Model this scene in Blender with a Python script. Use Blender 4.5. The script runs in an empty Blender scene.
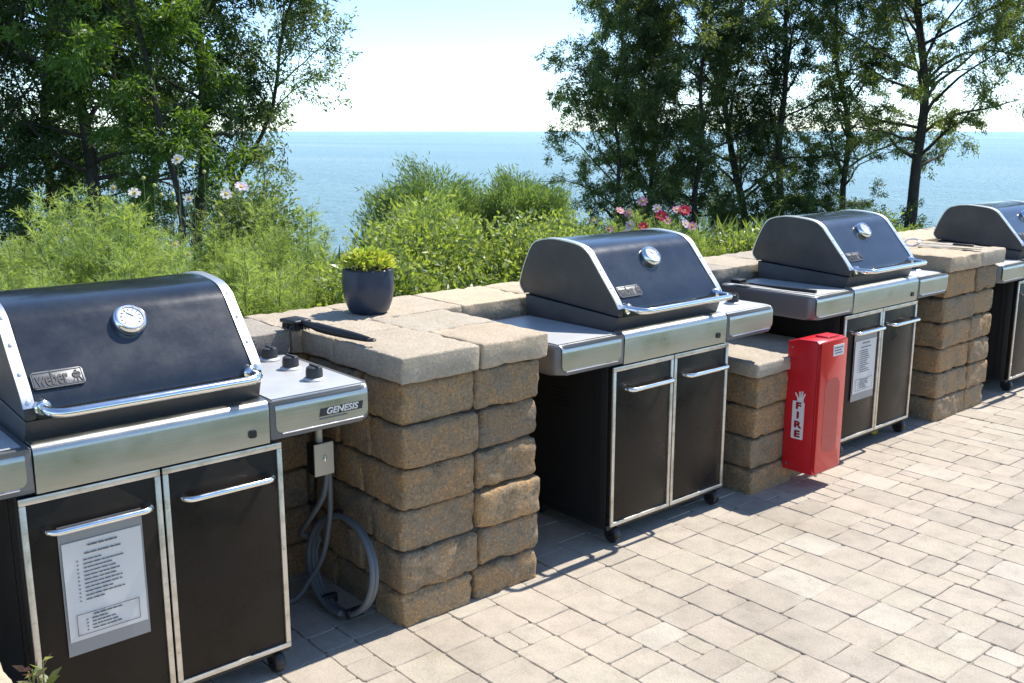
import bpy, bmesh, math, random
import numpy as np
from mathutils import Vector, Matrix, noise
R = math.radians
sc = bpy.context.scene
col = sc.collection
rng = np.random.default_rng(7)
random.seed(7)

# ------------------------------------------------------------------ helpers
def link(o, parent=None):
    col.objects.link(o)
    if parent is not None:
        o.parent = parent
    return o

def tag(o, label=None, cat=None, group=None, kind=None):
    if label: o['label'] = label
    if cat: o['category'] = cat
    if group: o['group'] = group
    if kind: o['kind'] = kind
    return o

def thing(name, label, cat, loc=(0, 0, 0), rz=0, group=None):
    o = bpy.data.objects.new(name, None)
    o.empty_display_size = .1
    o.location = loc
    o.rotation_euler = (0, 0, rz)
    link(o)
    return tag(o, label, cat, group)

def copy_tree(o, parent=None):
    c = o.copy(); col.objects.link(c); c.parent = parent
    for ch in o.children:
        copy_tree(ch, c)
    return c

class MB:
    """collects shapes into one mesh"""
    def __init__(s):
        s.bm = bmesh.new()
    def box(s, x0, x1, y0, y1, z0, z1, bev=0, seg=2, rot=None, mi=0):
        r = bmesh.ops.create_cube(s.bm, size=1)
        vs = r['verts']
        M = Matrix.Translation(((x0+x1)/2, (y0+y1)/2, (z0+z1)/2))
        if rot is not None: M = M @ rot.to_4x4()
        M = M @ Matrix.Diagonal((x1-x0, y1-y0, z1-z0, 1))
        bmesh.ops.transform(s.bm, matrix=M, verts=vs)
        fs = {f for v in vs for f in v.link_faces}
        for f in fs: f.material_index = mi
        if bev > 0:
            es = list({e for v in vs for e in v.link_edges})
            bmesh.ops.bevel(s.bm, geom=es, offset=bev, segments=seg, affect='EDGES', profile=.5, material=-1)
        return s
    def tube(s, pts, r, n=12, caps=True, mi=0):
        pts = [Vector(p) for p in pts]
        rs = r if isinstance(r, (list, tuple)) else [r]*len(pts)
        rings = []
        t0 = (pts[1]-pts[0]).normalized()
        u = t0.orthogonal().normalized()
        for i, p in enumerate(pts):
            if i == 0: t = pts[1]-pts[0]
            elif i == len(pts)-1: t = pts[-1]-pts[-2]
            else: t = (pts[i+1]-pts[i]).normalized()+(pts[i]-pts[i-1]).normalized()
            t.normalize()
            u = (u - t*u.dot(t))
            if u.length < 1e-6: u = t.orthogonal()
            u.normalize(); w = t.cross(u)
            rings.append([s.bm.verts.new(p+(u*math.cos(a)+w*math.sin(a))*rs[i]) for a in [2*math.pi*k/n for k in range(n)]])
        for a, b in zip(rings, rings[1:]):
            for k in range(n):
                f = s.bm.faces.new((a[k], a[(k+1) % n], b[(k+1) % n], b[k])); f.smooth = True; f.material_index = mi
        if caps:
            f = s.bm.faces.new(rings[0][::-1]); f.material_index = mi
            f = s.bm.faces.new(rings[-1]); f.material_index = mi
        return s
    def lathe(s, prof, c=(0, 0, 0), n=28, M=None, mi=0):
        """prof: (r,z) list, axis local z; M optional 4x4"""
        M = M or Matrix.Translation(c)
        rings = []
        for r, z in prof:
            if r < 1e-6:
                rings.append([s.bm.verts.new(M @ Vector((0, 0, z)))])
            else:
                rings.append([s.bm.verts.new(M @ Vector((r*math.cos(2*math.pi*k/n), r*math.sin(2*math.pi*k/n), z))) for k in range(n)])
        for a, b in zip(rings, rings[1:]):
            for k in range(n):
                k2 = (k+1) % n
                if len(a) == 1 and len(b) == 1: continue
                if len(a) == 1: q = (a[0], b[k2], b[k])
                elif len(b) == 1: q = (a[k], a[k2], b[0])
                else: q = (a[k], a[k2], b[k2], b[k])
                f = s.bm.faces.new(q); f.smooth = True; f.material_index = mi
        return s
    def prism(s, poly, axis, a, b, bev=0, seg=2, smooth=False, mi=0):
        """extrude 2D poly along an axis ('x','y','z') from a to b"""
        def mk(u, v, t):
            return {'x': (t, u, v), 'y': (u, t, v), 'z': (u, v, t)}[axis]
        A = [s.bm.verts.new(mk(u, v, a)) for u, v in poly]
        B = [s.bm.verts.new(mk(u, v, b)) for u, v in poly]
        n = len(poly); fs = []
        for k in range(n):
            f = s.bm.faces.new((A[k], A[(k+1) % n], B[(k+1) % n], B[k])); f.smooth = smooth; fs.append(f)
        e = [s.bm.faces.new(A[::-1]), s.bm.faces.new(B)]
        for f in fs+e: f.material_index = mi
        if bev > 0:
            es = list({ed for f in e for ed in f.edges})
            bmesh.ops.bevel(s.bm, geom=es, offset=bev, segments=seg, affect='EDGES', profile=.5, material=-1)
        return s
    def strip(s, rows, mi=0, smooth=True):
        """rows of points -> quad sheet"""
        V = [[s.bm.verts.new(p) for p in r] for r in rows]
        for a, b in zip(V, V[1:]):
            for k in range(len(a)-1):
                f = s.bm.faces.new((a[k], a[k+1], b[k+1], b[k])); f.smooth = smooth; f.material_index = mi
        return s
    def merge(s, mesh, M=None):
        n0 = len(s.bm.verts)
        s.bm.from_mesh(mesh)
        s.bm.verts.ensure_lookup_table()
        if M is not None:
            bmesh.ops.transform(s.bm, matrix=M, verts=s.bm.verts[n0:])
        return s
    def build(s, name, mat, parent=None, auto=35, flip=True):
        me = bpy.data.meshes.new(name)
        if flip: bmesh.ops.recalc_face_normals(s.bm, faces=s.bm.faces)
        if auto:
            for f in s.bm.faces: f.smooth = True
            ca = math.radians(auto)
            for e in s.bm.edges:
                if len(e.link_faces) == 2:
                    e.smooth = e.calc_face_angle(0) < ca
        s.bm.to_mesh(me); s.bm.free()
        for m in (mat if isinstance(mat, (list, tuple)) else [mat]): me.materials.append(m)
        o = bpy.data.objects.new(name, me)
        return link(o, parent)

def catmull(pts, n=5, closed=False):
    out = []; N = len(pts)
    rngN = N if closed else N-1
    for i in range(rngN):
        g = (lambda k: Vector(pts[k % N])) if closed else (lambda k: Vector(pts[min(max(k, 0), N-1)]))
        p0, p1, p2, p3 = g(i-1), g(i), g(i+1), g(i+2)
        for k in range(n):
            t = k/n
            out.append(.5*((2*p1)+(p2-p0)*t+(2*p0-5*p1+4*p2-p3)*t*t+(3*p1-p0-3*p2+p3)*t**3))
    if not closed: out.append(Vector(pts[-1]))
    return out

def text_mesh(s, size=1, ext=.002, bold=0, shear=0, spacing=1):
    cu = bpy.data.curves.new('lettering', 'FONT')
    cu.body = s; cu.size = size; cu.extrude = ext; cu.offset = bold; cu.shear = shear
    cu.align_x = 'CENTER'; cu.align_y = 'CENTER'; cu.space_character = spacing; cu.resolution_u = 3
    o = bpy.data.objects.new('lettering', cu); col.objects.link(o)
    dg = bpy.context.evaluated_depsgraph_get(); dg.update()
    me = bpy.data.meshes.new_from_object(o.evaluated_get(dg))
    bpy.data.objects.remove(o); bpy.data.curves.remove(cu)
    return me

def frame(o, ex, ey):
    """matrix with local x->ex, y->ey, z->ex x ey at origin o"""
    ex = Vector(ex).normalized(); ey = Vector(ey).normalized(); ez = ex.cross(ey)
    M = Matrix((ex, ey, ez)).transposed().to_4x4()
    M.translation = Vector(o)
    return M

# ------------------------------------------------------------------ materials
def mat(name, base, rough=.5, metal=0, **kw):
    m = bpy.data.materials.new(name); m.use_nodes = True
    b = m.node_tree.nodes['Principled BSDF']
    b.inputs['Base Color'].default_value = (*base, 1)
    b.inputs['Roughness'].default_value = rough
    b.inputs['Metallic'].default_value = metal
    for k, v in kw.items(): b.inputs[k].default_value = v
    return m

def nodes(m): return m.node_tree.nodes, m.node_tree.links, m.node_tree.nodes['Principled BSDF']

def noise_tex(m, scale, detail=4, rough=.55, coord='Object', vec=None, sc3=None):
    N, L, b = nodes(m)
    t = N.new('ShaderNodeTexNoise'); t.inputs['Scale'].default_value = scale
    t.inputs['Detail'].default_value = detail; t.inputs['Roughness'].default_value = rough
    tc = N.new('ShaderNodeTexCoord')
    src = N.new('ShaderNodeNewGeometry').outputs['Position'] if coord == 'World' else tc.outputs[coord]
    if sc3:
        mp = N.new('ShaderNodeMapping'); mp.inputs['Scale'].default_value = sc3
        L.new(src, mp.inputs[0]); src = mp.outputs[0]
    L.new(src, t.inputs['Vector'])
    return t.outputs['Fac']

def ramp(m, fac, stops):
    N, L, b = nodes(m)
    r = N.new('ShaderNodeValToRGB'); e = r.color_ramp.elements
    while len(e) < len(stops): e.new(.5)
    for k, (p, c) in zip(e, stops):
        k.position = p; k.color = (*c, 1) if len(c) == 3 else c
    L.new(fac, r.inputs[0]); return r.outputs[0]

def mixc(m, a, b_, fac, mode='MIX'):
    N, L, b = nodes(m)
    x = N.new('ShaderNodeMix'); x.data_type = 'RGBA'; x.blend_type = mode
    def put(sock, v):
        if isinstance(v, (int, float)): sock.default_value = v
        elif isinstance(v, tuple): sock.default_value = (*v, 1)
        else: L.new(v, sock)
    put(x.inputs[0], fac); put(x.inputs[6], a); put(x.inputs[7], b_)
    return x.outputs[2]

def bump(m, h, strength=.3, dist=.01):
    N, L, b = nodes(m)
    x = N.new('ShaderNodeBump'); x.inputs['Strength'].default_value = strength; x.inputs['Distance'].default_value = dist
    L.new(h, x.inputs['Height']); L.new(x.outputs[0], b.inputs['Normal']); return x

def attr(m, name):
    N, L, b = nodes(m)
    a = N.new('ShaderNodeAttribute'); a.attribute_name = name; return a.outputs['Fac']

def island(m):
    N, L, b = nodes(m)
    return N.new('ShaderNodeNewGeometry').outputs['Random Per Island']

def g3(v): return (v, v, v)

# stone
def stone_mat(name, stops, speck, rough=.9, bs=.5):
    m = mat(name, (.3, .25, .2), rough)
    N, L, b = nodes(m)
    c1 = ramp(m, noise_tex(m, 9, 10, .8), stops)
    t = ramp(m, attr(m, 'tint'), [(0, (.78, .79, .82)), (.3, (1, .98, .94)), (.55, (1.18, 1.02, .84)), (.8, (1.0, .97, .93)), (1, (1.38, 1.24, 1.04))])
    c2 = mixc(m, c1, t, 1.0, 'MULTIPLY')
    sp = noise_tex(m, 105, 4, .75)
    c3 = mixc(m, c2, ramp(m, sp, [(.3, g3(.3)), (.45, g3(.92)), (.56, (1.08, 1.02, .95)), (.68, (1.95, 1.75, 1.5))]), speck, 'MULTIPLY')
    L.new(c3, b.inputs['Base Color'])
    h1 = noise_tex(m, 55, 8, .75)
    bump(m, h1, bs*2, .018)
    return m
M_block = stone_mat('tumbled_stone', [(.28, (.19, .162, .128)), (.40, (.31, .235, .145)), (.48, (.35, .29, .21)), (.54, (.45, .30, .16)), (.62, (.34, .265, .17)), (.75, (.55, .46, .33))], .9)
M_cap = stone_mat('cap_stone', [(.3, (.39, .345, .28)), (.5, (.47, .418, .34)), (.7, (.53, .48, .40))], .5, .9, .35)
M_mortar = mat('joint_dark', (.07, .06, .05), .95)

M_pav = mat('concrete_paver', (.45, .4, .34), .88)
def _():
    N, L, b = nodes(M_pav)
    t = ramp(M_pav, attr(M_pav, 'tint'), [(0, (.355, .305, .245)), (.3, (.395, .34, .27)), (.55, (.41, .348, .28)), (.8, (.40, .35, .27)), (1, (.44, .39, .32))])
    n = ramp(M_pav, noise_tex(M_pav, 9, 6, .65), [(.25, g3(.78)), (.5, g3(1)), (.75, g3(1.14))])
    c = mixc(M_pav, t, n, 1.0, 'MULTIPLY')
    s = ramp(M_pav, noise_tex(M_pav, 160, 2, .7), [(.28, g3(.62)), (.45, g3(1)), (.7, g3(1.12))])
    c = mixc(M_pav, c, s, .7, 'MULTIPLY')
    st = ramp(M_pav, noise_tex(M_pav, 1.3, 5, .6), [(.28, (.80, .785, .76)), (.5, g3(1)), (.75, (1.05, 1.04, 1.02))])
    c = mixc(M_pav, c, st, 1.0, 'MULTIPLY')
    L.new(c, b.inputs['Base Color'])
    bump(M_pav, noise_tex(M_pav, 70, 5, .7), .45, .006)
_()
M_sand = mat('joint_sand', (.16, .13, .10), .95)
def _():
    N, L, b = nodes(M_sand)
    L.new(ramp(M_sand, noise_tex(M_sand, 14, 6, .7), [(.3, (.16, .135, .105)), (.55, (.3, .255, .195)), (.75, (.36, .31, .24))]), b.inputs['Base Color'])
_()

# grill
M_enamel = mat('black_enamel', (.012, .014, .019), .2, **{'Coat Weight': .6, 'Coat Roughness': .09})
def _():
    N, L, b = nodes(M_enamel)
    d = noise_tex(M_enamel, 7, 8, .72, coord='World')
    c = ramp(M_enamel, d, [(.35, (.010, .013, .018)), (.7, (.024, .028, .034))])
    L.new(c, b.inputs['Base Color'])
    L.new(ramp(M_enamel, d, [(.3, g3(.16)), (.7, g3(.25))]), b.inputs['Roughness'])
    bump(M_enamel, noise_tex(M_enamel, 220, 2, .5, coord='World'), .04, .002)
_()
M_cast = mat('grey_cast_aluminium', (.06, .058, .057), .5, .35)
def _():
    N, L, b = nodes(M_cast)
    L.new(ramp(M_cast, noise_tex(M_cast, 6, 6, .65, coord='World'), [(.3, (.05, .049, .048)), (.7, (.085, .08, .078))]), b.inputs['Base Color'])
    bump(M_cast, noise_tex(M_cast, 180, 3, .6, coord='World'), .12, .003)
_()
M_steel = mat('brushed_steel', (.62, .61, .58), .3, 1)
def _():
    N, L, b = nodes(M_steel)
    n = noise_tex(M_steel, 3, 4, .6, coord='World', sc3=(1, 90, 90))
    L.new(ramp(M_steel, n, [(.3, (.45, .45, .41)), (.7, (.53, .525, .48))]), b.inputs['Base Color'])
    n2 = noise_tex(M_steel, 5, 6, .65, coord='World')
    L.new(ramp(M_steel, n2, [(.3, g3(.26)), (.7, g3(.42))]), b.inputs['Roughness'])
    bump(M_steel, n, .04, .002)
_()
M_chrome = mat('chrome', (.86, .86, .85), .1, 1)
def _():
    N, L, b = nodes(M_chrome)
    L.new(ramp(M_chrome, noise_tex(M_chrome, 30, 6, .7, coord='World'), [(.35, g3(.12)), (.7, g3(.2))]), b.inputs['Roughness'])
_()
M_band = mat('satin_chrome', (.8, .8, .79), .34, .85)
M_steel_lit = mat('sun_brightened_steel', (.66, .66, .65), .4, .5)  # steel made paler and less metallic so that it looks sunlit
def _():
    N, L, b = nodes(M_steel_lit)
    L.new(ramp(M_steel_lit, noise_tex(M_steel_lit, 6, 6, .65, coord='World'), [(.3, (.6, .6, .59)), (.7, (.74, .74, .73))]), b.inputs['Base Color'])
_()
M_letter = mat('bright_lettering', (.75, .75, .74), .35, .2)
M_grey = mat('grey_painted_metal', (.17, .17, .175), .4, .5)
M_door = mat('dark_brown_enamel', (.016, .012, .009), .3, 0, **{'Specular IOR Level': .2})
def _():
    N, L, b = nodes(M_door)
    d = noise_tex(M_door, 5, 7, .7, coord='World')
    L.new(ramp(M_door, d, [(.4, (.016, .012, .009)), (.8, (.027, .021, .016))]), b.inputs['Base Color'])
    L.new(ramp(M_door, d, [(.32, g3(.2)), (.68, g3(.46))]), b.inputs['Roughness'])
_()
M_black = mat('black_plastic', (.013, .013, .014), .45)
M_knob = mat('grey_black_knob', (.035, .037, .04), .5)
M_blackm = mat('black_body_steel', (.012, .012, .012), .5)
M_trim = mat('door_trim_steel', (.66, .62, .54), .36, .75)
def _():
    N, L, b = nodes(M_trim)
    L.new(ramp(M_trim, noise_tex(M_trim, 14, 6, .7, coord='World'), [(.35, (.5, .46, .38)), (.5, (.66, .63, .56)), (.75, (.76, .73, .67))]), b.inputs['Base Color'])
_()
M_dial = mat('dial_face', (.75, .75, .72), .35)
M_badge = mat('badge_aluminium', (.17, .17, .175), .45, .3)
M_badge_dark = mat('badge_dark', (.03, .03, .033), .5)
M_paper = mat('printed_paper', (.72, .69, .64), .75)
M_sleeve = mat('plastic_sleeve', (.3, .3, .29), .3)
M_ink = mat('ink', (.12, .12, .13), .7)
M_red = mat('red_paint', (.56, .008, .018), .4, 0, **{'Coat Weight': .12, 'Coat Roughness': .3})
M_redp = mat('red_clear_panel', (.62, .018, .02), .2, 0, **{'Coat Weight': .5})
def _():
    N, L, b = nodes(M_red)
    L.new(ramp(M_red, noise_tex(M_red, 9, 8, .75), [(.35, (.50, .007, .014)), (.6, (.58, .010, .020)), (.8, (.60, .03, .035))]), b.inputs['Base Color'])
    L.new(ramp(M_red, noise_tex(M_red, 16, 6, .7), [(.3, g3(.25)), (.7, g3(.45))]), b.inputs['Roughness'])
_()
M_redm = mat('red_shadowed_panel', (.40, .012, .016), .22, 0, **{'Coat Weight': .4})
M_redd = mat('dark_red', (.30, .006, .01), .3)
M_white = mat('white_sticker', (.74, .73, .72), .5)
M_pot = mat('navy_glaze', (.014, .026, .055), .42, 0, **{'Coat Weight': .1})
def _():
    N, L, b = nodes(M_pot)
    L.new(ramp(M_pot, noise_tex(M_pot, 18, 5, .6), [(.3, (.012, .022, .048)), (.75, (.026, .042, .075))]), b.inputs['Base Color'])
    bump(M_pot, noise_tex(M_pot, 26, 4, .6), .15, .006)
_()
M_soil = mat('soil', (.06, .042, .03), .95)
M_hose = mat('grey_conduit', (.13, .14, .145), .5)
M_plate = mat('outlet_plate', (.62, .54, .40), .5)
M_yellow = mat('yellow_plastic', (.6, .42, .03), .5)
M_bark = mat('bark', (.06, .045, .035), .95)
def _():
    N, L, b = nodes(M_bark)
    L.new(ramp(M_bark, noise_tex(M_bark, 6, 6, .7, sc3=(3, 3, .6)), [(.3, (.03, .024, .02)), (.7, (.1, .08, .062))]), b.inputs['Base Color'])
_()

def leaf_mat(name, stops, trans=.35, rough=.5, clump=1.2, tcol=1.6):
    m = mat(name, stops[0], rough)
    N, L, b = nodes(m)
    k = len(stops)
    c = ramp(m, island(m), [(i/(k-1), s) for i, s in enumerate(stops)])
    v = ramp(m, noise_tex(m, clump, 3, .6), [(.3, (.62, .68, .62)), (.5, g3(1)), (.7, (1.4, 1.3, 1.0))])
    c = mixc(m, c, v, 1.0, 'MULTIPLY')
    L.new(c, b.inputs['Base Color'])
    t = N.new('ShaderNodeBsdfTranslucent')
    L.new(mixc(m, c, (tcol, tcol*1.05, .55), 1.0, 'MULTIPLY'), t.inputs['Color'])
    mx = N.new('ShaderNodeMixShader'); mx.inputs[0].default_value = trans
    L.new(b.outputs[0], mx.inputs[1]); L.new(t.outputs[0], mx.inputs[2])
    L.new(mx.outputs[0], N['Material Output'].inputs['Surface'])
    return m
ML_dark = leaf_mat('leaf_dark', [(.032, .062, .022), (.052, .095, .03), (.09, .135, .042)], .42)
ML_olive = leaf_mat('leaf_olive', [(.075, .115, .055), (.13, .175, .07), (.22, .25, .09)], .5)
ML_light = leaf_mat('leaf_light', [(.075, .145, .025), (.115, .19, .04), (.16, .235, .06)], .45)
ML_cosmos = leaf_mat('leaf_feathery', [(.23, .305, .11), (.295, .365, .145), (.365, .42, .19)], .5, .55, 2.5)
ML_shrub = leaf_mat('leaf_broad', [(.155, .215, .065), (.23, .285, .10), (.34, .38, .155)], .45, .38, 3)
ML_tama = leaf_mat('leaf_greygreen', [(.145, .205, .09), (.195, .265, .12), (.25, .325, .14)], .45, .6, 1.5)
ML_yel = leaf_mat('leaf_yellowgreen', [(.30, .40, .05), (.42, .46, .09), (.5, .46, .2)], .4, .5, 9)
ML_var = leaf_mat('leaf_variegated', [(.45, .45, .3), (.1, .14, .03), (.17, .05, .1)], .3, .4, 20)
ML_stem = mat('green_stem', (.12, .16, .05), .6)
def petal(name, c, tr=.35):
    return leaf_mat(name, [c, tuple(x*.9 for x in c)], tr, .6, 30, 1.0)
MP = {'pale pink': petal('petal_pale', (.8, .72, .76)), 'pink': petal('petal_pink', (.75, .32, .48)), 'red': petal('petal_red', (.62, .03, .09)), 'lilac': petal('petal_lilac', (.72, .55, .70))}
M_fcentre = mat('flower_centre', (.55, .38, .04), .7)
M_bud = mat('flower_bud', (.42, .42, .12), .7)

# ------------------------------------------------------------------ camera
CAM = Vector((0, -2.64, 1.7))
cd = bpy.data.cameras.new('camera'); co = bpy.data.objects.new('camera', cd); link(co)
yaw, pitch = .85677, .20951
fw = Vector((math.cos(yaw)*math.cos(pitch), math.sin(yaw)*math.cos(pitch), -math.sin(pitch)))
co.location = CAM
co.rotation_euler = fw.to_track_quat('-Z', 'Y').to_euler()
cd.sensor_width = 36; cd.lens = 990/1024*36
cd.clip_start = .05; cd.clip_end = 80000
sc.camera = co

# ------------------------------------------------------------------ light
SUN_AZ, SUN_EL = R(-2.5), R(56.5)      # azimuth from +X towards +Y
sd = Vector((math.cos(SUN_AZ)*math.cos(SUN_EL), math.sin(SUN_AZ)*math.cos(SUN_EL), math.sin(SUN_EL)))
sl = bpy.data.lights.new('sun', 'SUN'); so = bpy.data.objects.new('sun', sl); link(so)
sl.energy = 4.2; sl.angle = R(.53); sl.color = (1, .955, .88)
so.rotation_euler = sd.to_track_quat('Z', 'Y').to_euler()
so.location = (5, 0, 12)
w = bpy.data.worlds.new('World'); sc.world = w; w.use_nodes = True
WN, WL = w.node_tree.nodes, w.node_tree.links
sky = WN.new('ShaderNodeTexSky'); sky.sky_type = 'NISHITA'; sky.sun_disc = False
sky.sun_elevation = SUN_EL; sky.sun_rotation = R(90)-SUN_AZ
sky.air_density = .7; sky.dust_density = .1; sky.ozone_density = 2.2; sky.altitude = 0
bg = WN['Background']; bg.inputs[1].default_value = .15
tint = WN.new('ShaderNodeMix'); tint.data_type = 'RGBA'; tint.blend_type = 'MULTIPLY'; tint.inputs[0].default_value = 1
tint.inputs[7].default_value = (.935, 1.0, 1.04, 1)
WL.new(sky.outputs[0], tint.inputs[6]); WL.new(tint.outputs[2], bg.inputs[0])
sc.view_settings.view_transform = 'Standard'; sc.view_settings.look = 'None'
sc.view_settings.gamma = 1; sc.view_settings.exposure = .86
sc.cycles.max_bounces = 8; sc.cycles.transparent_max_bounces = 8
sc.cycles.use_denoising = True
sc.cycles.caustics_reflective = False; sc.cycles.caustics_refractive = False
sc.cycles.sample_clamp_indirect = 6

# ------------------------------------------------------------------ terrain and water
PATIO_Y0 = -2.0
def terrain(x, y):
    k = [(-400, -.02), (PATIO_Y0, -.02), (-1.9, -.03), (.9, -.03), (1.02, .45), (3.0, .5), (6, .15), (8, -.25), (11, -1.0), (14, -2.7), (18, -6.5), (21, -9.6), (30, -12), (60, -14)]
    for (a, za), (b, zb) in zip(k, k[1:]):
        if y <= b:
            t = (y-a)/(b-a); z = za+(zb-za)*t; break
    else: z = -14
    if y > 1.2: z -= max(0, x-9)*.11*min(1, (y-1.2)/3)
    if y > 1.2: z += .10*noise.noise(Vector((x*.5, y*.5, 0)))*min(1, (y-1.2)) + .5*noise.noise(Vector((x*.09, y*.09, 3)))*max(0, min(1, (y-6)/6))
    return z
def sheet(name, xs, ys, zf, m):
    mb = MB()
    mb.strip([[(x, y, zf(x, y)) for x in xs] for y in ys])
    return mb.build(name, m, auto=0)
M_bed = mat('garden_earth', (.07, .055, .035), .95)
def _():
    N, L, b = nodes(M_bed)
    L.new(ramp(M_bed, noise_tex(M_bed, 3, 8, .7), [(.3, (.05, .04, .028)), (.5, (.045, .07, .022)), (.7, (.08, .11, .035))]), b.inputs['Base Color'])
    bump(M_bed, noise_tex(M_bed, 12, 6, .7), .7, .05)
_()
xs = list(np.linspace(-30, 60, 91)); xs = [-400, -120]+xs+[120, 400]
ys = [.98, 1.02, 1.2, 1.6, 2, 2.5, 3, 4, 5, 6, 7, 8, 9, 10, 11, 12, 13, 14, 15, 16, 17, 18, 19, 20, 21, 24, 30, 60]
g = sheet('ground', xs, ys, terrain, M_bed); tag(g, kind='structure')
M_lawn = mat('lawn', (.06, .11, .025), .9)
def _():
    N, L, b = nodes(M_lawn)
    L.new(ramp(M_lawn, noise_tex(M_lawn, 2.5, 8, .7), [(.3, (.028, .055, .008)), (.7, (.06, .092, .018))]), b.inputs['Base Color'])
    bump(M_lawn, noise_tex(M_lawn, 60, 4, .7), .8, .03)
_()
g = sheet('lawn', [-400, -60, -20, -5, 5, 20, 60, 400], [-400, -100, -30, -10, -5, PATIO_Y0], lambda x, y: -.012, M_lawn); tag(g, kind='structure')

M_water = mat('lake_water', (.03, .17, .21), .25, 0, IOR=1.085)
def _():
    N, L, b = nodes(M_water)
    n1 = noise_tex(M_water, .42, 7, .68, sc3=(.75, 1.1, 1))
    n2 = noise_tex(M_water, .07, 3, .6, sc3=(1, .4, 1))
    s = N.new('ShaderNodeMath'); s.operation = 'MULTIPLY_ADD'; s.inputs[1].default_value = .6
    L.new(n2, s.inputs[0]); L.new(n1, s.inputs[2])
    bump(M_water, s.outputs[0], 1.0, 2.6)
    big = noise_tex(M_water, .006, 4, .6, sc3=(1, .35, 1))
    L.new(ramp(M_water, big, [(.3, (.20, .355, .41)), (.55, (.25, .40, .445)), (.75, (.315, .44, .465))]), b.inputs['Base Color'])
_()
mb = MB()
mb.strip([[(x, y, -8.6) for x in (-60000, -6000, -600, 0, 600, 6000, 60000)] for y in (14, 100, 600, 3000, 12000, 60000)])
tag(mb.build('lake_water', M_water, auto=0), kind='structure')

# ------------------------------------------------------------------ patio of pavers
def patio():
    V, F, T = [], [], []
    r = random.Random(11)
    x = -3.0
    def paver(x0, x1, y0, y1):
        g = .0008
        x0 += g; x1 -= g; y0 += g; y1 -= g
        j = lambda a=.0024: r.uniform(-a, a)
        zc = r.uniform(-.0016, .0016); tx, ty = r.uniform(-.006, .006), r.uniform(-.006, .006)
        cx, cy = (x0+x1)/2, (y0+y1)/2
        ring = []
        ch = .006+r.uniform(0, .006)
        def edge(ax, ay, bx, by):
            L = math.hypot(bx-ax, by-ay); n = max(2, int(L/.045))
            dx, dy = (bx-ax)/L, (by-ay)/L
            pts = []
            for k in range(n+1):
                t = ch/L+(1-2*ch/L)*k/n
                pts.append((ax+(bx-ax)*t - dy*j(), ay+(by-ay)*t + dx*j()))
            return pts
        ring = edge(x0, y0, x1, y0)+edge(x1, y0, x1, y1)+edge(x1, y1, x0, y1)+edge(x0, y1, x0, y0)
        n = len(ring); base = len(V)
        ins = .003
        for (px, py) in ring:
            V.append((px, py, -.03))
        for (px, py) in ring:
            V.append((px, py, zc+(px-cx)*tx+(py-cy)*ty-.0032))
        for (px, py) in ring:
            d = math.hypot(px-cx, py-cy); f = 1-ins/d*1.2
            qx, qy = cx+(px-cx)*f, cy+(py-cy)*f
            V.append((qx, qy, zc+(qx-cx)*tx+(qy-cy)*ty))
        for a in (0, n):
            for k in range(n):
                F.append((base+a+k, base+a+(k+1) % n, base+a+n+(k+1) % n, base+a+n+k))
        F.append(tuple(base+2*n+k for k in range(n)))
        T.extend([r.random()]*(2*n+1))
    while x < 15:
        wd = r.choice([.12, .18, .18, .18])
        y = PATIO_Y0 + r.uniform(0, .1)
        paver(x, x+wd, PATIO_Y0-.12, y)
        while y < .62:
            if wd > .15:
                k = r.random()
                if k < .1:
                    l = .12; s = r.uniform(.4, .6)*wd
                    paver(x, x+s, y, y+l); paver(x+s, x+wd, y, y+l)
                else:
                    l = r.choice([.12, .12, .18, .18, .24]); paver(x, x+wd, y, y+l)
            else:
                l = r.choice([.12, .18, .18, .24]); paver(x, x+wd, y, y+l)
            y += l
        x += wd
    me = bpy.data.meshes.new('patio'); me.from_pydata(V, [], F); me.update()
    a = me.attributes.new('tint', 'FLOAT', 'FACE'); a.data.foreach_set('value', T)
    me.materials.append(M_pav)
    o = bpy.data.objects.new('patio', me); link(o); tag(o, kind='structure')
    s = MB().strip([[(-3.2, yy, -.0055), (15.2, yy, -.0055)] for yy in (PATIO_Y0-.12, 1.0)]).build('joint_sand', M_sand, auto=0)
    tag(s, kind='structure')
patio()

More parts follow.
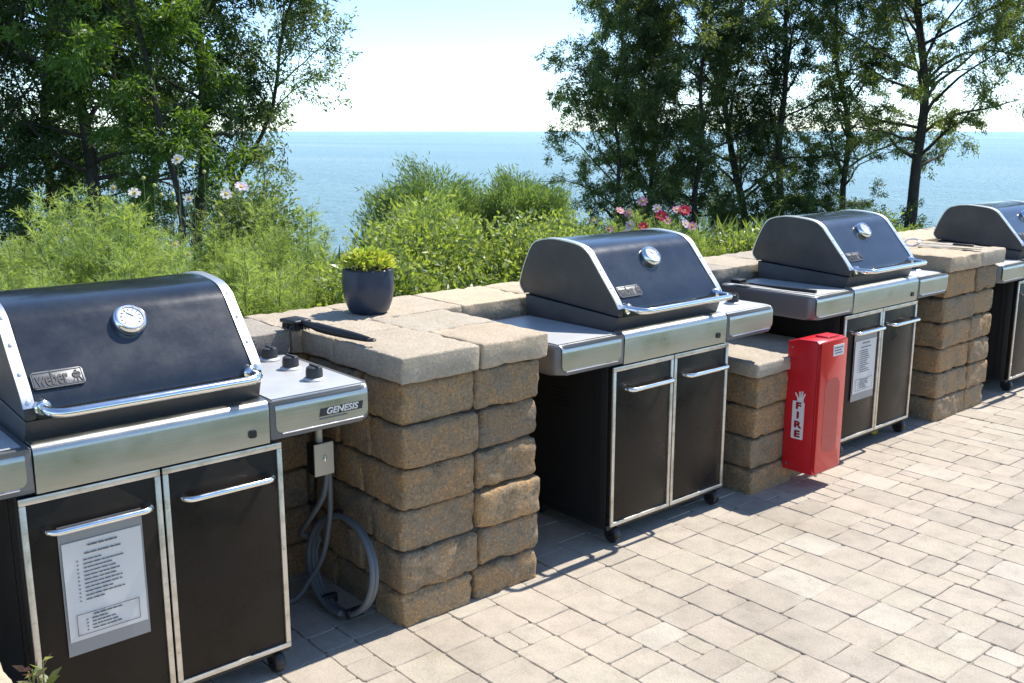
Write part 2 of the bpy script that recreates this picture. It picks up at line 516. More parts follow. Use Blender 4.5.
# ------------------------------------------------------------------ tumbled stone
class Stones:
    def __init__(s): s.V, s.F, s.T, s.n = [], [], [], 0; s.r = random.Random(3)
    def block(s, x0, x1, y0, y1, z0, z1, rad=.019, amp=.0065, step=.02, jit=.006, tint=None, freq=9):
        r = s.r
        c = Vector(((x0+x1)/2+r.uniform(-jit, jit), (y0+y1)/2+r.uniform(-jit, jit), (z0+z1)/2))
        h = Vector(((x1-x0)/2, (y1-y0)/2, (z1-z0)/2))
        rad = min(rad*r.uniform(.75, 1.3), h.x*.9, h.y*.9, h.z*.9)
        seed = Vector((r.uniform(-50, 50), r.uniform(-50, 50), r.uniform(-50, 50)))
        rz = Matrix.Rotation(r.uniform(-.02, .02), 3, 'Z')
        def coords(hh):
            n = max(3, int(2*hh/step)); inner = list(np.linspace(-hh+rad, hh-rad, n))
            return [-hh, -hh+rad*.3, -hh+rad*.65]+inner+[hh-rad*.65, hh-rad*.3, hh]
        ax = [coords(h.x), coords(h.y), coords(h.z)]
        key = {}
        tv = r.random() if tint is None else tint
        def vert(p):
            k = (round(p[0], 5), round(p[1], 5), round(p[2], 5))
            if k in key: return key[k]
            q = Vector([max(-h[i]+rad, min(h[i]-rad, p[i])) for i in range(3)])
            d = Vector(p)-q
            dn = d.normalized()
            P = q+dn*rad
            W = P+seed
            a = noise.noise(W*freq)*amp*.55+noise.noise(W*freq*3.1)*amp*.5+noise.noise(W*freq*8)*amp*.4
            edge = sum(1 for i in range(3) if abs(p[i]) > h[i]-rad*1.01) >= 2
            if edge: a -= max(0, noise.noise(W*24+seed)-.1)*amp*2.6+max(0, noise.noise(W*8-seed)-.3)*amp*3
            P = rz @ (P+dn*a)
            s.V.append(tuple(P+c)); key[k] = s.n; s.n += 1
            return key[k]
        for i in range(3):
            j, k = (i+1) % 3, (i+2) % 3
            for sg in (-1, 1):
                for a in range(len(ax[j])-1):
                    for b in range(len(ax[k])-1):
                        quad = []
                        for (u, v) in ((a, b), (a+1, b), (a+1, b+1), (a, b+1)):
                            p = [0, 0, 0]; p[i] = sg*h[i]; p[j] = ax[j][u]; p[k] = ax[k][v]
                            quad.append(vert(p))
                        if sg < 0: quad.reverse()
                        s.F.append(quad); s.T.append(tv)
    def build(s, name, m, parent):
        me = bpy.data.meshes.new(name); me.from_pydata(s.V, [], s.F)
        a = me.attributes.new('tint', 'FLOAT', 'FACE'); a.data.foreach_set('value', s.T)
        me.polygons.foreach_set('use_smooth', [True]*len(s.F)); me.update()
        me.materials.append(m)
        o = bpy.data.objects.new(name, me); return link(o, parent)

CAP0, CAP1 = .878, .972
WALL_Y0, WALL_Y1 = .62, 1.02
def pillar(name, label, x0, x1, top, capz, fx, capsplit, seed, ydepth):
    t = thing(name, label, 'stone pillar', ((x0+x1)/2, .3, 0), 0, 'stone pillars between the grills')
    ox, oy = -(x0+x1)/2, -.3
    S = Stones(); S.r = random.Random(seed)
    hgt = .152; zs = []; z = top
    while z > .02:
        zs.append((max(z-hgt, -.02), z)); z -= hgt
    for i, (za, zb) in enumerate(zs):
        j = x0+fx+S.r.uniform(-.012, .012)
        e = S.r.uniform(-.008, .008); d1 = .20 if i % 2 else .26
        e2 = S.r.uniform(-.008, .008)
        gp = .0015
        S.block(x0+e+ox, j-gp+ox, 0+e2+oy, d1+oy, za+gp, zb-gp)
        S.block(j+gp+ox, x1-e+ox, 0-e2+oy, d1+oy, za+gp, zb-gp)
        y = d1
        while y < ydepth-.03:
            ln = min(S.r.choice([.2, .26, .3]), ydepth-y)
            if ydepth-y-ln < .1: ln = ydepth-y
            S.block(x0+S.r.uniform(-.01, .006)+ox, x0+.24+ox, y+gp+oy, y+ln-gp+oy, za+gp, zb-gp)
            S.block(x1-.24+ox, x1+S.r.uniform(-.006, .01)+ox, y+gp+oy, y+ln-gp+oy, za+gp, zb-gp)
            y += ln
    S.build('masonry', M_block, t)
    MB().box(x0+.03+ox, x1-.03+ox, .03+oy, ydepth+oy, 0, top-.01).build('core', M_mortar, t)
    k = Stones(); k.r = random.Random(seed+50)
    for (a, b, c, d) in capsplit:
        k.block(a+.0012+ox, b-.0012+ox, c+.0012+oy, d-.0012+oy, top+.001, capz, rad=.010, amp=.0045, jit=.002, step=.03, freq=7)
    k.build('capping', M_cap, t)
    return t
pillar('stone_pillar', 'tall tan stone pillar with six courses beside coiled grey hose, carrying the blue pot', 1.795, 2.43, CAP0, CAP1, .325,
       [(1.795, 2.13, -.022, .42), (2.13, 2.455, -.022, .30), (1.79, 2.10, .42, .64), (2.10, 2.46, .30, .64)], 5, .61)
pillar('stone_pillar', 'low stone pillar behind the red fire extinguisher box', 3.795, 4.43, .573, .643, .33,
       [(3.775, 4.10, -.022, .33), (4.10, 4.45, -.022, .4), (3.775, 4.10, .33, .62), (4.10, 4.45, .4, .62)], 8, .61)
pillar('stone_pillar', 'tall stone pillar with metal tongs lying on its cap, beside the farthest grill', 5.615, 6.27, CAP0+.02, CAP1+.02, .38,
       [(5.60, 6.0, -.022, .35), (6.0, 6.335, -.022, .42), (5.60, 5.95, .35, .64), (5.95, 6.335, .42, .64)], 12, .61)

def back_wall():
    t = thing('stone_wall', 'long low stone wall with pale flat capping running behind all the grills', 'stone wall', (4, .8, 0))
    S = Stones(); S.r = random.Random(21)
    ox, oy = -4, -.8
    z = CAP0
    while z > .02:
        za = max(z-.152, -.02); x = -1.5
        x += S.r.uniform(-.2, 0)
        while x < 11.5:
            ln = S.r.uniform(.3, .44)
            S.block(x+.0015+ox, x+ln-.0015+ox, WALL_Y0+.02+oy, WALL_Y1-.01+oy, za+.0015, z-.0015, step=.05)
            x += ln
        z = za
    S.build('masonry', M_block, t)
    k = Stones(); k.r = random.Random(33); x = -1.6
    while x < 11.5:
        ln = k.r.uniform(.30, .46)
        k.block(x+.001+ox, x+ln-.001+ox, WALL_Y0+.022+oy, WALL_Y1+.01+oy, CAP0+.001, CAP1+k.r.uniform(-.001, .001), rad=.008, amp=.005, jit=.001, step=.03, freq=7)
        x += ln
    k.build('capping', M_cap, t)
back_wall()

# ------------------------------------------------------------------ grill
LIDPROF = [(.03, .988), (.034, 1.02), (.058, 1.058), (.115, 1.125), (.178, 1.2), (.215, 1.24), (.265, 1.264), (.36, 1.276), (.44, 1.277), (.51, 1.264), (.555, 1.238), (.6, 1.155), (.628, 1.08), (.63, 1.05), (.602, 1.02)]
def lid_curve(n=4):
    return [(p.x, p.y) for p in catmull([(a, b, 0) for a, b in LIDPROF], n)]
def off(poly, d):
    out = []
    for i, (y, z) in enumerate(poly):
        a = Vector(poly[max(i-1, 0)]); b = Vector(poly[min(i+1, len(poly)-1)])
        t = (b-a).normalized(); out.append((y-t.y*d, z+t.x*d))
    return out
def lid_at(z):
    c = lid_curve()
    for (y0, z0), (y1, z1) in zip(c, c[1:]):
        if z0 <= z <= z1:
            t = (z-z0)/(z1-z0); tv = Vector((0, y1-y0, z1-z0)).normalized()
            return Vector((0, y0+(y1-y0)*t, z)), tv, Vector((0, -tv.z, tv.y))
def rrect(x0, x1, y0, y1, rs, n=5):
    """rounded rectangle, rs radii for corners (x0y0, x1y0, x1y1, x0y1)"""
    P = []
    for (cx, cy, sx, sy, a0), r in zip([(x0, y0, 1, 1, 180), (x1, y0, -1, 1, 270), (x1, y1, -1, -1, 0), (x0, y1, 1, -1, 90)], rs):
        if r <= 0: P.append((cx, cy)); continue
        for k in range(n+1):
            a = R(a0+90*k/n); P.append((cx+sx*r+r*math.cos(a), cy+sy*r+r*math.sin(a)))
    return P
def handle_path(xa, xb, y0, yo, z, rb=.03):
    p = [(xa, y0, z), (xa, yo+rb, z)]
    for k in range(1, 5): a = R(90*k/4); p.append((xa+rb-rb*math.cos(a), yo+rb-rb*math.sin(a), z))
    for k in range(0, 5): a = R(90*k/4); p.append((xb-rb+rb*math.sin(a), yo+rb-rb*math.cos(a), z))
    p.append((xb, y0, z)); return p

def make_grill():
    root = thing('gas_grill', 'x', 'grill')
    # --- lid
    cur = lid_curve()
    inner = off(cur, -.012)[::-1]
    prof = cur + inner
    lid = MB().prism(prof, 'x', -.302, .302).build('lid', M_enamel, root, auto=40)
    # --- end caps: dark cast side plate, with polished band
    for sx in (-1, 1):
        a, b = sorted((sx*.3035, sx*.333))
        MB().prism(off(cur, -.003), 'x', a, b, bev=.006).build('lid_end', M_cast, lid, auto=40)
        bnd = off(cur, .0035)[4:]; bi = off(cur, -.002)[4:][::-1]
        m = MB().prism(bnd+bi, 'x', *sorted((sx*.305, sx*.3345)), bev=.0015, seg=1)
        for zz in (1.035, 1.1, 1.17, 1.235):
            p, tv, nv = lid_at(zz)
            m.lathe([(.0065, 0), (.0055, .003), (0, .005)], M=frame(p+nv*.0035+Vector((sx*.3195, 0, 0)), (1, 0, 0), tv), n=10)
        m.build('chrome_band', M_band, lid, auto=40)
    # --- thermometer
    p, tv, nv = lid_at(1.192)
    Mt = frame(p-nv*.002, (1, 0, 0), tv)
    th = MB().lathe([(.047, 0), (.049, .012), (.046, .024), (.04, .03), (.036, .03), (.0345, .026)], M=Mt, n=36).build('thermometer', M_chrome, lid)
    MB().lathe([(.0346, .0262), (0, .0268)], M=Mt, n=36).build('dial', M_dial, th)
    m = MB()
    for k in range(11):
        a = R(220-26*k); m.box(.026*math.cos(a)-.0012, .026*math.cos(a)+.0012, .026*math.sin(a)-.003, .026*math.sin(a)+.003, .0272, .0278, rot=Matrix.Rotation(a-R(90), 3, 'Z'))
    m.box(-.001, .001, -.002, .022, .0275, .0285, rot=Matrix.Rotation(R(50), 3, 'Z'))
    bmesh.ops.transform(m.bm, matrix=Mt, verts=m.bm.verts)
    m.build('dial_marks', M_ink, th, auto=0)
    # --- badge
    p, tv, nv = lid_at(1.078)
    Mb = frame(p+nv*.001+Vector((-.232, 0, 0)), (1, 0, 0), tv)
    m = MB().prism(rrect(-.066, .066, -.026, .026, [.008]*4), 'z', 0, .006, bev=.002)
    bmesh.ops.transform(m.bm, matrix=Mb, verts=m.bm.verts)
    bd = m.build('badge', M_badge, lid)
    m = MB().merge(text_mesh('weber', .05, .0012, .0012), Matrix.Translation((-.016, 0, .0068)) @ Matrix.Diagonal((.62, 1.2, 1, 1)))
    # kettle mark
    m.prism([(.047+.011*math.cos(a), .005+.008*math.sin(a)) for a in [R(10*k) for k in range(0, 19)]], 'z', .006, .008)
    m.prism([(.047+.011*math.cos(a), .003+.010*math.sin(a)) for a in [R(180+10*k) for k in range(0, 19)]], 'z', .006, .008)
    for dx, lx in ((-.006, -.0115), (.006, .0115), (0, 0)):
        m.prism([(.047+dx-.0009, -.006), (.047+dx+.0009, -.006), (.047+lx+.0009, -.018), (.047+lx-.0009, -.018)], 'z', .006, .008)
    m.prism([(.044, .0135), (.05, .0135), (.05, .017), (.044, .017)], 'z', .006, .008)
    bmesh.ops.transform(m.bm, matrix=Mb, verts=m.bm.verts)
    m.build('lettering', M_badge_dark, bd, auto=0)
    m = MB()
    for (a, b, c, d) in ((-.062, .062, .0205, .0225), (-.062, .062, -.0225, -.0205), (-.0625, -.0605, -.0205, .0205), (.0605, .0625, -.0205, .0205)):
        m.box(a, b, c, d, .0062, .0072)
    bmesh.ops.transform(m.bm, matrix=Mb, verts=m.bm.verts)
    m.build('border', M_badge_dark, bd, auto=0)
    # --- lid handle
    m = MB().tube(handle_path(-.29, .29, .045, -.068, 1.02, .045), .0125, 14)
    hd = m.build('lid_handle', M_chrome, lid)
    for x in (-.29, .29):
        MB().lathe([(.0125, -.0), (.021, .0), (.021, .028), (.017, .033), (.0125, .033)], M=frame((x, .045, 1.02), (1, 0, 0), (0, 0, 1)), n=18).build('handle_collar', M_chrome, hd)
    # --- firebox
    fb = [(.036, .984), (.05, .94), (.075, .90), (.11, .80), (.56, .80), (.585, .90), (.597, 1.015)]
    MB().prism(fb, 'x', -.3325, .3325, bev=.006).build('firebox', M_cast, root)
    # --- control panel
    pp = [(.066, .785), (.0, .795), (-.004, .9), (-.001, .915), (.008, .926), (.02, .93), (.066, .93)]
    cp = MB().prism(pp, 'x', -.331, .331).build('control_panel', M_steel, root, auto=50)
    MB().prism(rrect(-.012, .012, -.012, .012, [.006]*4), 'y', -.0065, -.001).build('igniter_button', M_black, cp).location = (.275, 0, .835)
    # --- side shelves
    for sx in (-1, 1):
        x0, x1 = sorted((sx*.334, sx*.70))
        ro, ri = .045, .004
        rs = [ri, ro, ro, ri] if sx > 0 else [ro, ri, ri, ro]
        m = MB().prism(rrect(x0, x1, -.002, .585, rs), 'z', .802, .922, bev=.012, seg=3)
        name = 'side_shelf'
        sh = m.build(name, M_grey, root)
        # steel insert wrapped over the front edge
        xa, xb = (x0+.018, x1-.022) if sx > 0 else (x0+.022, x1-.018)
        def insert(pr, nm, mt):
            rows = []
            for (y, z) in pr:
                d = z-.82; r = .022
                sh_ = r-math.sqrt(max(0, r*r-(r-d)**2)) if d < r else 0
                rows.append([(xa+sh_+(xb-xa-2*sh_)*k/6, y, z) for k in range(7)])
            m = MB().strip(rows)
            geo = bmesh.ops.extrude_face_region(m.bm, geom=m.bm.faces[:])
            bmesh.ops.translate(m.bm, vec=(0, .003, -.002), verts=[v for v in geo['geom'] if isinstance(v, bmesh.types.BMVert)])
            m.build(nm, mt, sh, auto=50)
        insert([(.55, .9245), (.3, .9255), (.05, .9255), (.022, .9247)], 'shelf_top', M_steel_lit)  # same steel sheet; sunlight on the top is put into its paler colour
        insert([(.022, .9247), (.012, .922), (.004, .916), (-.0035, .905), (-.0048, .89), (-.0048, .862), (-.0045, .84), (-.0045, .832), (-.0045, .827), (-.0045, .823), (-.0045, .82)], 'steel_insert', M_steel)
        # bright lower lip line
        MB().tube([(xa+.02, -.006, .8175), (xb-.02, -.006, .8175)], .0022, 6).build('lip', M_chrome, sh)
        if sx > 0:
            for (kx, ky) in ((.575, .15), (.59, .335), (.6, .505)):
                kb = MB().lathe([(.036, .9262), (.036, .931), (.03, .935), (.022, .936)], c=(kx, ky, 0)).build('knob_bezel', M_steel_lit, sh)
                MB().lathe([(.028, .936), (.0275, .956), (.025, .968), (.02, .971), (0, .971)], c=(kx, ky, 0)).box(kx-.004, kx+.004, ky-.0275, ky+.0275, .966, .976, bev=.002).build('knob', M_knob, kb)
            m = MB().prism([(.50, .846), (.655, .846), (.66, .872), (.505, .872)], 'y', -.0062, -.0046)
            nb = m.build('nameplate', M_badge_dark, sh)
            mm = text_mesh('GENESIS', .033, .0008, .0008, .25)
            MB().merge(mm, frame((.58, -.0068, .859), (1, 0, 0), (0, 0, 1)) @ Matrix.Diagonal((.95, .85, 1, 1))).build('nameplate_lettering', M_letter, nb, auto=0)
            MB().box(.50, .60, -.006, -.0047, .836, .8405).build('nameplate_line', M_badge, nb, auto=0)
    # --- cabinet
    cab = MB()
    cab.box(-.375, .375, .045, .56, .085, .785, bev=.004)
    for yy in (.075, .105):
        cab.box(-.381, -.374, yy, yy+.012, .09, .78); cab.box(.374, .381, yy, yy+.012, .09, .78)
    for k in range(5):
        zz = .56+k*.018; cab.box(-.378, -.373, .27, .36, zz, zz+.006); cab.box(.373, .378, .27, .36, zz, zz+.006)
    cab.box(-.378, .378, .03, .57, .066, .09, bev=.004)
    cabo = cab.build('cabinet', M_blackm, root)
    # --- doors
    for sx in (-1, 1):
        x0, x1 = (-.375, -.003) if sx < 0 else (.003, .375)
        dr = MB().box(x0+.002, x1-.002, .018, .042, .092, .782, bev=.003).build('door', M_door, root)
        tw = .017
        f = MB()
        for (a, b, c, d) in ((x0, x1, .782-tw, .785), (x0, x1, .088, .088+tw), (x0, x0+tw, .088+tw, .782-tw), (x1-tw, x1, .088+tw, .782-tw)):
            f.box(a, b, .012, .022, c, d, bev=.0025, seg=2)
        for zz in (.2, .43, .66):
            for xx in (x0+tw/2, x1-tw/2):
                f.lathe([(.0035, 0), (.003, .0015), (0, .002)], M=frame((xx, .012, zz), (1, 0, 0), (0, 0, 1)), n=8)
        f.build('door_trim', M_trim, dr)
        xa, xb = (-.318, -.05) if sx < 0 else (.05, .322)
        MB().tube(handle_path(xa, xb, .018, -.038, .69, .024), .0095, 12).build('door_handle', M_chrome, dr)
    # --- casters
    for (cx, cy) in ((-.33, .055), (.335, .055), (-.33, .5), (.335, .5)):
        c = MB().box(cx-.019, cx+.019, cy-.02, cy+.02, .052, .068, bev=.003)
        c.prism([(cy-.02, .058), (cy+.022, .058), (cy+.014, .026), (cy+.002, .026)], 'x', cx-.019, cx-.0155)
        c.prism([(cy-.02, .058), (cy+.022, .058), (cy+.014, .026), (cy+.002, .026)], 'x', cx+.0155, cx+.019)
        cs = c.build('caster', M_black, root)
        w_ = MB().lathe([(.006, -.017), (.03, -.017), (.037, -.011), (.0385, 0), (.037, .011), (.03, .017), (.006, .017)], M=frame((cx, cy-.012, .039), (0, 1, 0), (0, 0, 1)), n=24)
        w_.build('wheel', M_black, cs)
    # keep the tree at thing > part > sub-part
    for part in list(root.children):
        for sub in list(part.children):
            for deep in list(sub.children): deep.parent = part
    return root
proto = make_grill()
GX = [.99, 3.215, 4.94, 7.03]
glab = ['nearest black gas grill, cut off by the left edge of the photo',
        'black gas grill with bare cabinet doors between the pot pillar and the red box',
        'black gas grill behind the red fire extinguisher box, black tool on its left shelf',
        'farthest black gas grill, mostly cut off by the right edge of the photo']
grills = [proto]+[copy_tree(proto) for _ in range(3)]
for gx, lb, gr in zip(GX, glab, grills):
    gr.location = (gx, 0, 0); gr.scale = (1, 1, .98); tag(gr, lb, 'grill', 'gas grills along the stone wall')
grills[3].location = (GX[3], .0, 0); grills[3].scale = (1, 1, .95)

# only the nearest grill carries a nameplate on its side shelf
for gr in grills[1:]:
    gone = [q for ch in gr.children for q in ch.children if q.name.startswith('nameplate')]
    for q in gone: bpy.data.objects.remove(q)
# printed sheets hanging on the doors
def sheet_paper(label, gx, dx, seed):
    t = thing('paper_notice', label, 'notice', (gx+dx, .0, .0), 0, 'paper notices in plastic sleeves on grill doors')
    r = random.Random(seed)
    MB().box(-.112, .112, .009, .0105, .295, .672).build('plastic_sleeve', M_sleeve, t, auto=0)
    def sag(x, z): return .0035*math.sin(x*14+1)*math.sin((z-.3)*9)
    rows = [[(x, .0055+sag(x, z)*.6, z) for x in np.linspace(-.106, .106, 9)] for z in np.linspace(.337, .622, 9)]
    m = MB().strip(rows)
    geo = bmesh.ops.extrude_face_region(m.bm, geom=m.bm.faces[:])
    bmesh.ops.translate(m.bm, vec=(0, .0008, 0), verts=[v for v in geo['geom'] if isinstance(v, bmesh.types.BMVert)])
    pg = m.build('sheet', M_paper, t)
    m = MB()
    def dash(x, z, L, h=.0034):
        m.box(x, x+L, .0020+sag(x+L/2, z)*.6, .0030+sag(x+L/2, z)*.6, z-h/2, z+h/2)
    def line(x, z, L, h=.0032):
        while L > .004:
            q = min(L, r.uniform(.006, .022)); dash(x, z, q*.86, h); x += q; L -= q
    line(-.04, .606, .08, .005); line(-.05, .584, .1, .004)
    z = .566
    while z > .44:
        dash(-.072, z, .004); line(-.055, z, r.uniform(.05, .115)); z -= .0115
    for (a, b, c, d) in ((-.085, .085, .4115, .4130), (-.085, .085, .351, .3525), (-.085, -.0837, .351, .413), (.0837, .085, .351, .413)):
        m.box(a, b, .0022, .003, c, d)
    line(-.04, .404, .08, .004)
    for z in (.393, .383, .373, .363):
        dash(-.06, z, .004); line(-.045, z, r.uniform(.04, .09))
    m.build('printing', M_ink, pg, auto=0)
sheet_paper('white printed instruction sheet hanging on the left door of the nearest grill', GX[0], -.178, 1)
sheet_paper('white printed sheet on the grill door just right of the red box', GX[2], -.165, 2)

# ------------------------------------------------------------------ red fire extinguisher box
def fire_box():
    X0, X1, D, Z0, Z1 = 4.035, 4.262, .185, .082, .752
    t = thing('fire_extinguisher_box', 'tall bright red fire extinguisher box with white FIRE label on low pillar', 'extinguisher box', (X0, 0, Z0))
    W, H = X1-X0, Z1-Z0
    m = MB().prism([(-.004, 0), (-D+.012, 0), (-D+.012, H-.022), (-D+.03, H-.012), (-.06, H-.016), (-.004, H-.034)], 'x', 0, W, bev=.006)
    m.build('case', M_red, t)
    fr = MB().prism(rrect(.004, W-.004, .012, H-.018, [.02, .006, .006, .006]), 'y', -D, -D+.011, bev=.004)
    fr.build('front_panel', M_redp, t)
    MB().prism(rrect(.05, W-.05, .10, H-.20, [.045, .045, .05, .05], 8), 'y', -D-.001, -D+.004).build('embossed_silhouette', M_redm, t)  # darker red paints in the extinguisher's dark outline behind the clear panel
    MB().prism(rrect(W*.42, W*.86, H-.048, H-.005, [.004]*4), 'y', -D*.86, -D*.48, bev=.004).build('latch', M_red, t)
    lb = MB().prism([(W*.44, H-.095), (W*.84, H-.095), (W*.84, H-.042), (W*.44, H-.042)], 'y', -D-.0025, -D-.0005).build('sticker', M_white, t)
    m = MB()
    for k, (L0, L1) in enumerate(((.47, .80), (.47, .74), (.5, .78))):
        m.box(W*L0, W*L1, -D-.0034, -D-.0022, H-.058-k*.013, H-.053-k*.013)
    m.build('print', M_ink, lb, auto=0)
    for zz in (.03, H-.06):
        MB().lathe([(.006, 0), (.005, .0025), (0, .003)], M=frame((.0, -.03, zz), (0, -1, 0), (0, 0, 1)), n=12).build('screw', M_badge, t)
    MB().box(-.0015, .002, -D+.016, -D+.019, .01, H-.03).build('seam', M_redd, t)
    # side label (on the -X face)
    la = MB().prism(rrect(-.113, -.049, .165, .352, [.005]*4), 'x', -.002, .001)
    lab = la.build('fire_label', M_white, t)
    hd = MB()
    hd.prism(rrect(-.106, -.072, .3525, .372, [.004]*4), 'x', -.002, .001)
    for (a, b, c, d) in ((-.102, .368, -.112, .392), (-.095, .37, -.099, .402), (-.087, .37, -.085, .399), (-.078, .366, -.062, .39)):
        p, q = Vector((a, b)), Vector((c, d)); u = (q-p).normalized(); n = Vector((-u.y, u.x))*.0036
        hd.prism([tuple(p-n), tuple(q-n), tuple(q+u*.004), tuple(q+n), tuple(p+n)], 'x', -.0021, .001)
    hd.build('hand_emblem', M_white, lab, auto=0)
    m = MB()
    for k, ch in enumerate('FIRE'):
        m.merge(text_mesh(ch, .047, .0006, .0022), frame((-.0026, -.081, .329-k*.0465), (0, -1, 0), (0, 0, 1)) @ Matrix.Diagonal((1.35, .95, 1, 1)))
    m.build('lettering', M_redd, lab, auto=0)
    MB().lathe([(0, -.035), (.007, -.035), (.007, 0), (0, 0)], c=(W*.42, -D*.75, 0), n=12).build('pull_pin', M_plate, t)
fire_box()

# ------------------------------------------------------------------ pot with plant
def leaf_cloud(name, m, P, D, L, W, parent=None, fold=.25, r=None):
    """diamond leaves: P positions, D directions, L lengths, W widths (arrays)"""
    r = r or rng
    n = len(P)
    P = np.asarray(P, float); D = np.asarray(D, float)
    D /= np.linalg.norm(D, axis=1)[:, None]+1e-9
    U = r.normal(size=(n, 3)); U -= D*(U*D).sum(1)[:, None]; U /= np.linalg.norm(U, axis=1)[:, None]+1e-9
    Nn = np.cross(D, U)
    L = np.broadcast_to(L, n)[:, None]; W = np.broadcast_to(W, n)[:, None]
    a = P; b = P+D*L*.45+U*W*.5+Nn*W*fold; c = P+D*L; d = P+D*L*.45-U*W*.5+Nn*W*fold
    V = np.stack([a, b, c, d], 1).reshape(-1, 3)
    me = bpy.data.meshes.new(name)
    me.vertices.add(4*n); me.vertices.foreach_set('co', V.ravel())
    me.loops.add(4*n); me.loops.foreach_set('vertex_index', np.arange(4*n, dtype=np.int32))
    me.polygons.add(n); me.polygons.foreach_set('loop_start', np.arange(0, 4*n, 4, dtype=np.int32))
    me.polygons.foreach_set('loop_total', np.full(n, 4, dtype=np.int32))
    me.update(calc_edges=True); me.materials.append(m)
    o = bpy.data.objects.new(name, me)
    return link(o, parent)
def rdir(n, r, up=0.0):
    d = r.normal(size=(n, 3)); d /= np.linalg.norm(d, axis=1)[:, None]; d[:, 2] += up
    return d/np.linalg.norm(d, axis=1)[:, None]

def flower_pot():
    t = thing('flower_pot', 'round navy blue glazed pot standing on the pale stone capping', 'flower pot', (2.175, .765, CAP1+.001))
    MB().lathe([(0, .002), (.07, .0), (.082, .012), (.096, .05), (.104, .09), (.106, .125), (.103, .165), (.1025, .178), (.098, .182), (.093, .178), (.093, .15), (0, .15)], n=48).build('pot', M_pot, t)
    MB().lathe([(.092, .163), (.05, .17), (0, .172)], n=24).build('soil', M_soil, t)
flower_pot()
def pot_plant():
    t = thing('potted_plant', 'small yellow green leafy plant growing in the navy blue pot', 'plant', (2.175, .765, CAP1+.165))
    r = np.random.default_rng(4)
    n = 900
    a = r.uniform(0, 2*np.pi, n); rad = .1*np.sqrt(r.uniform(0, 1, n)); z = .085*np.sqrt(np.clip(1-(rad/.115)**2, 0, 1))*r.uniform(.45, 1.1, n)
    P = np.stack([rad*np.cos(a), rad*np.sin(a), z], 1)
    D = np.stack([np.cos(a)*rad*9, np.sin(a)*rad*9, np.full(n, .7)], 1)+r.normal(size=(n, 3))*.45
    leaf_cloud('leaves', ML_yel, P, D, r.uniform(.016, .032, n), r.uniform(.010, .018, n), t, r=r)
    m = MB()
    for k in range(22):
        aa = k*2.4; q = .075*math.sqrt((k+.5)/22)
        m.tube([(q*.3*math.cos(aa), q*.3*math.sin(aa), 0), (q*math.cos(aa), q*math.sin(aa), .07)], .0016, 5)
    m.build('stems', ML_stem, t)
pot_plant()

# ------------------------------------------------------------------ grill brush, tongs, tool on shelf
def brush():
    z0 = CAP1
    t = thing('grill_brush', 'black long handled grill brush lying on the stone capping by the blue pot', 'brush', (1.80, .25, z0))
    pts = catmull([(.0, 0, .018), (.0, .06, .019), (-.005, .16, .022), (-.01, .24, .028), (-.014, .29, .034)], 5)
    rs = [.008+.007*math.sin(min(1, i/14)*math.pi*.6) if i < 14 else .012-.0035*min(1, (i-14)/5) for i in range(len(pts))]
    h = MB().tube(pts, rs, 12).build('handle', M_black, t)
    MB().tube([(.011*math.cos(R(30*k)), -.011+.011*math.sin(R(30*k)), .018) for k in range(13)], .0035, 8).build('hanging_loop', M_black, h)
    MB().box(-.045, .022, .27, .345, .026, .04, bev=.006, seg=3).build('head', M_black, t)
    r = random.Random(5); m = MB()
    for k in range(260):
        x, y = r.uniform(-.041, .018), r.uniform(.274, .342)
        m.tube([(x, y, .03), (x+r.uniform(-.008, .008), y+r.uniform(-.008, .008), .003+r.uniform(0, .01))], .0013, 4)
    m.build('bristles', M_black, t)
    t.location = (1.825, .225, z0); t.rotation_euler = (0, 0, R(7)); t.scale = (1.15, 1.32, 1.15)
brush()
def tongs():
    t = thing('metal_tongs', 'long metal tongs with wire grip lying on the far stone pillar', 'tongs', (6.03, .0, CAP1+.021))
    m = MB()
    for s in (-1, 1):
        m.strip([[(s*(.006+.016*math.sin(min(1, y/.44)*math.pi))-.007, y, .012+.006*s), (s*(.006+.016*math.sin(min(1, y/.44)*math.pi))+.007, y, .014+.006*s)] for y in np.linspace(0, .40, 14)])
    geo = bmesh.ops.extrude_face_region(m.bm, geom=m.bm.faces[:])
    bmesh.ops.translate(m.bm, vec=(0, 0, .003), verts=[v for v in geo['geom'] if isinstance(v, bmesh.types.BMVert)])
    m.build('arm', M_steel, t)
    m = MB()
    for s in (-1, 1):
        lp = [(s*.012+.028*math.cos(R(30*k)), .42+.045*math.sin(R(30*k)), .02+.02*math.cos(R(30*k))) for k in range(13)]
        m.tube(lp, .003, 7)
    m.build('wire_grip', M_chrome, t)
    m = MB().box(-.012, .012, .05, .17, .022, .034, bev=.004)
    m.build('grip', M_black, t)
    t.rotation_euler = (0, 0, R(6))
tongs()
def shelf_tool():
    t = thing('grill_spatula', 'black handled tool lying on the left shelf of the grill behind the red box', 'spatula', (4.32, .04, .9265*.98))
    m = MB().tube([(0, 0, .012), (-.02, .12, .012), (-.04, .28, .014), (-.05, .36, .016)], [.009, .009, .006, .005], 10).build('handle', M_black, t)
    m = MB().prism([(-.085, .36), (-.02, .36), (-.012, .47), (-.1, .47)], 'z', .014, .018)
    m.box(-.085, -.02, .40, .46, .018, .034, bev=.005)
    m.build('blade', M_black, t)
    MB().tube([(.025, .02, .006), (.005, .2, .006), (-.01, .42, .006)], .004, 8).build('rod', M_steel, t)
shelf_tool()

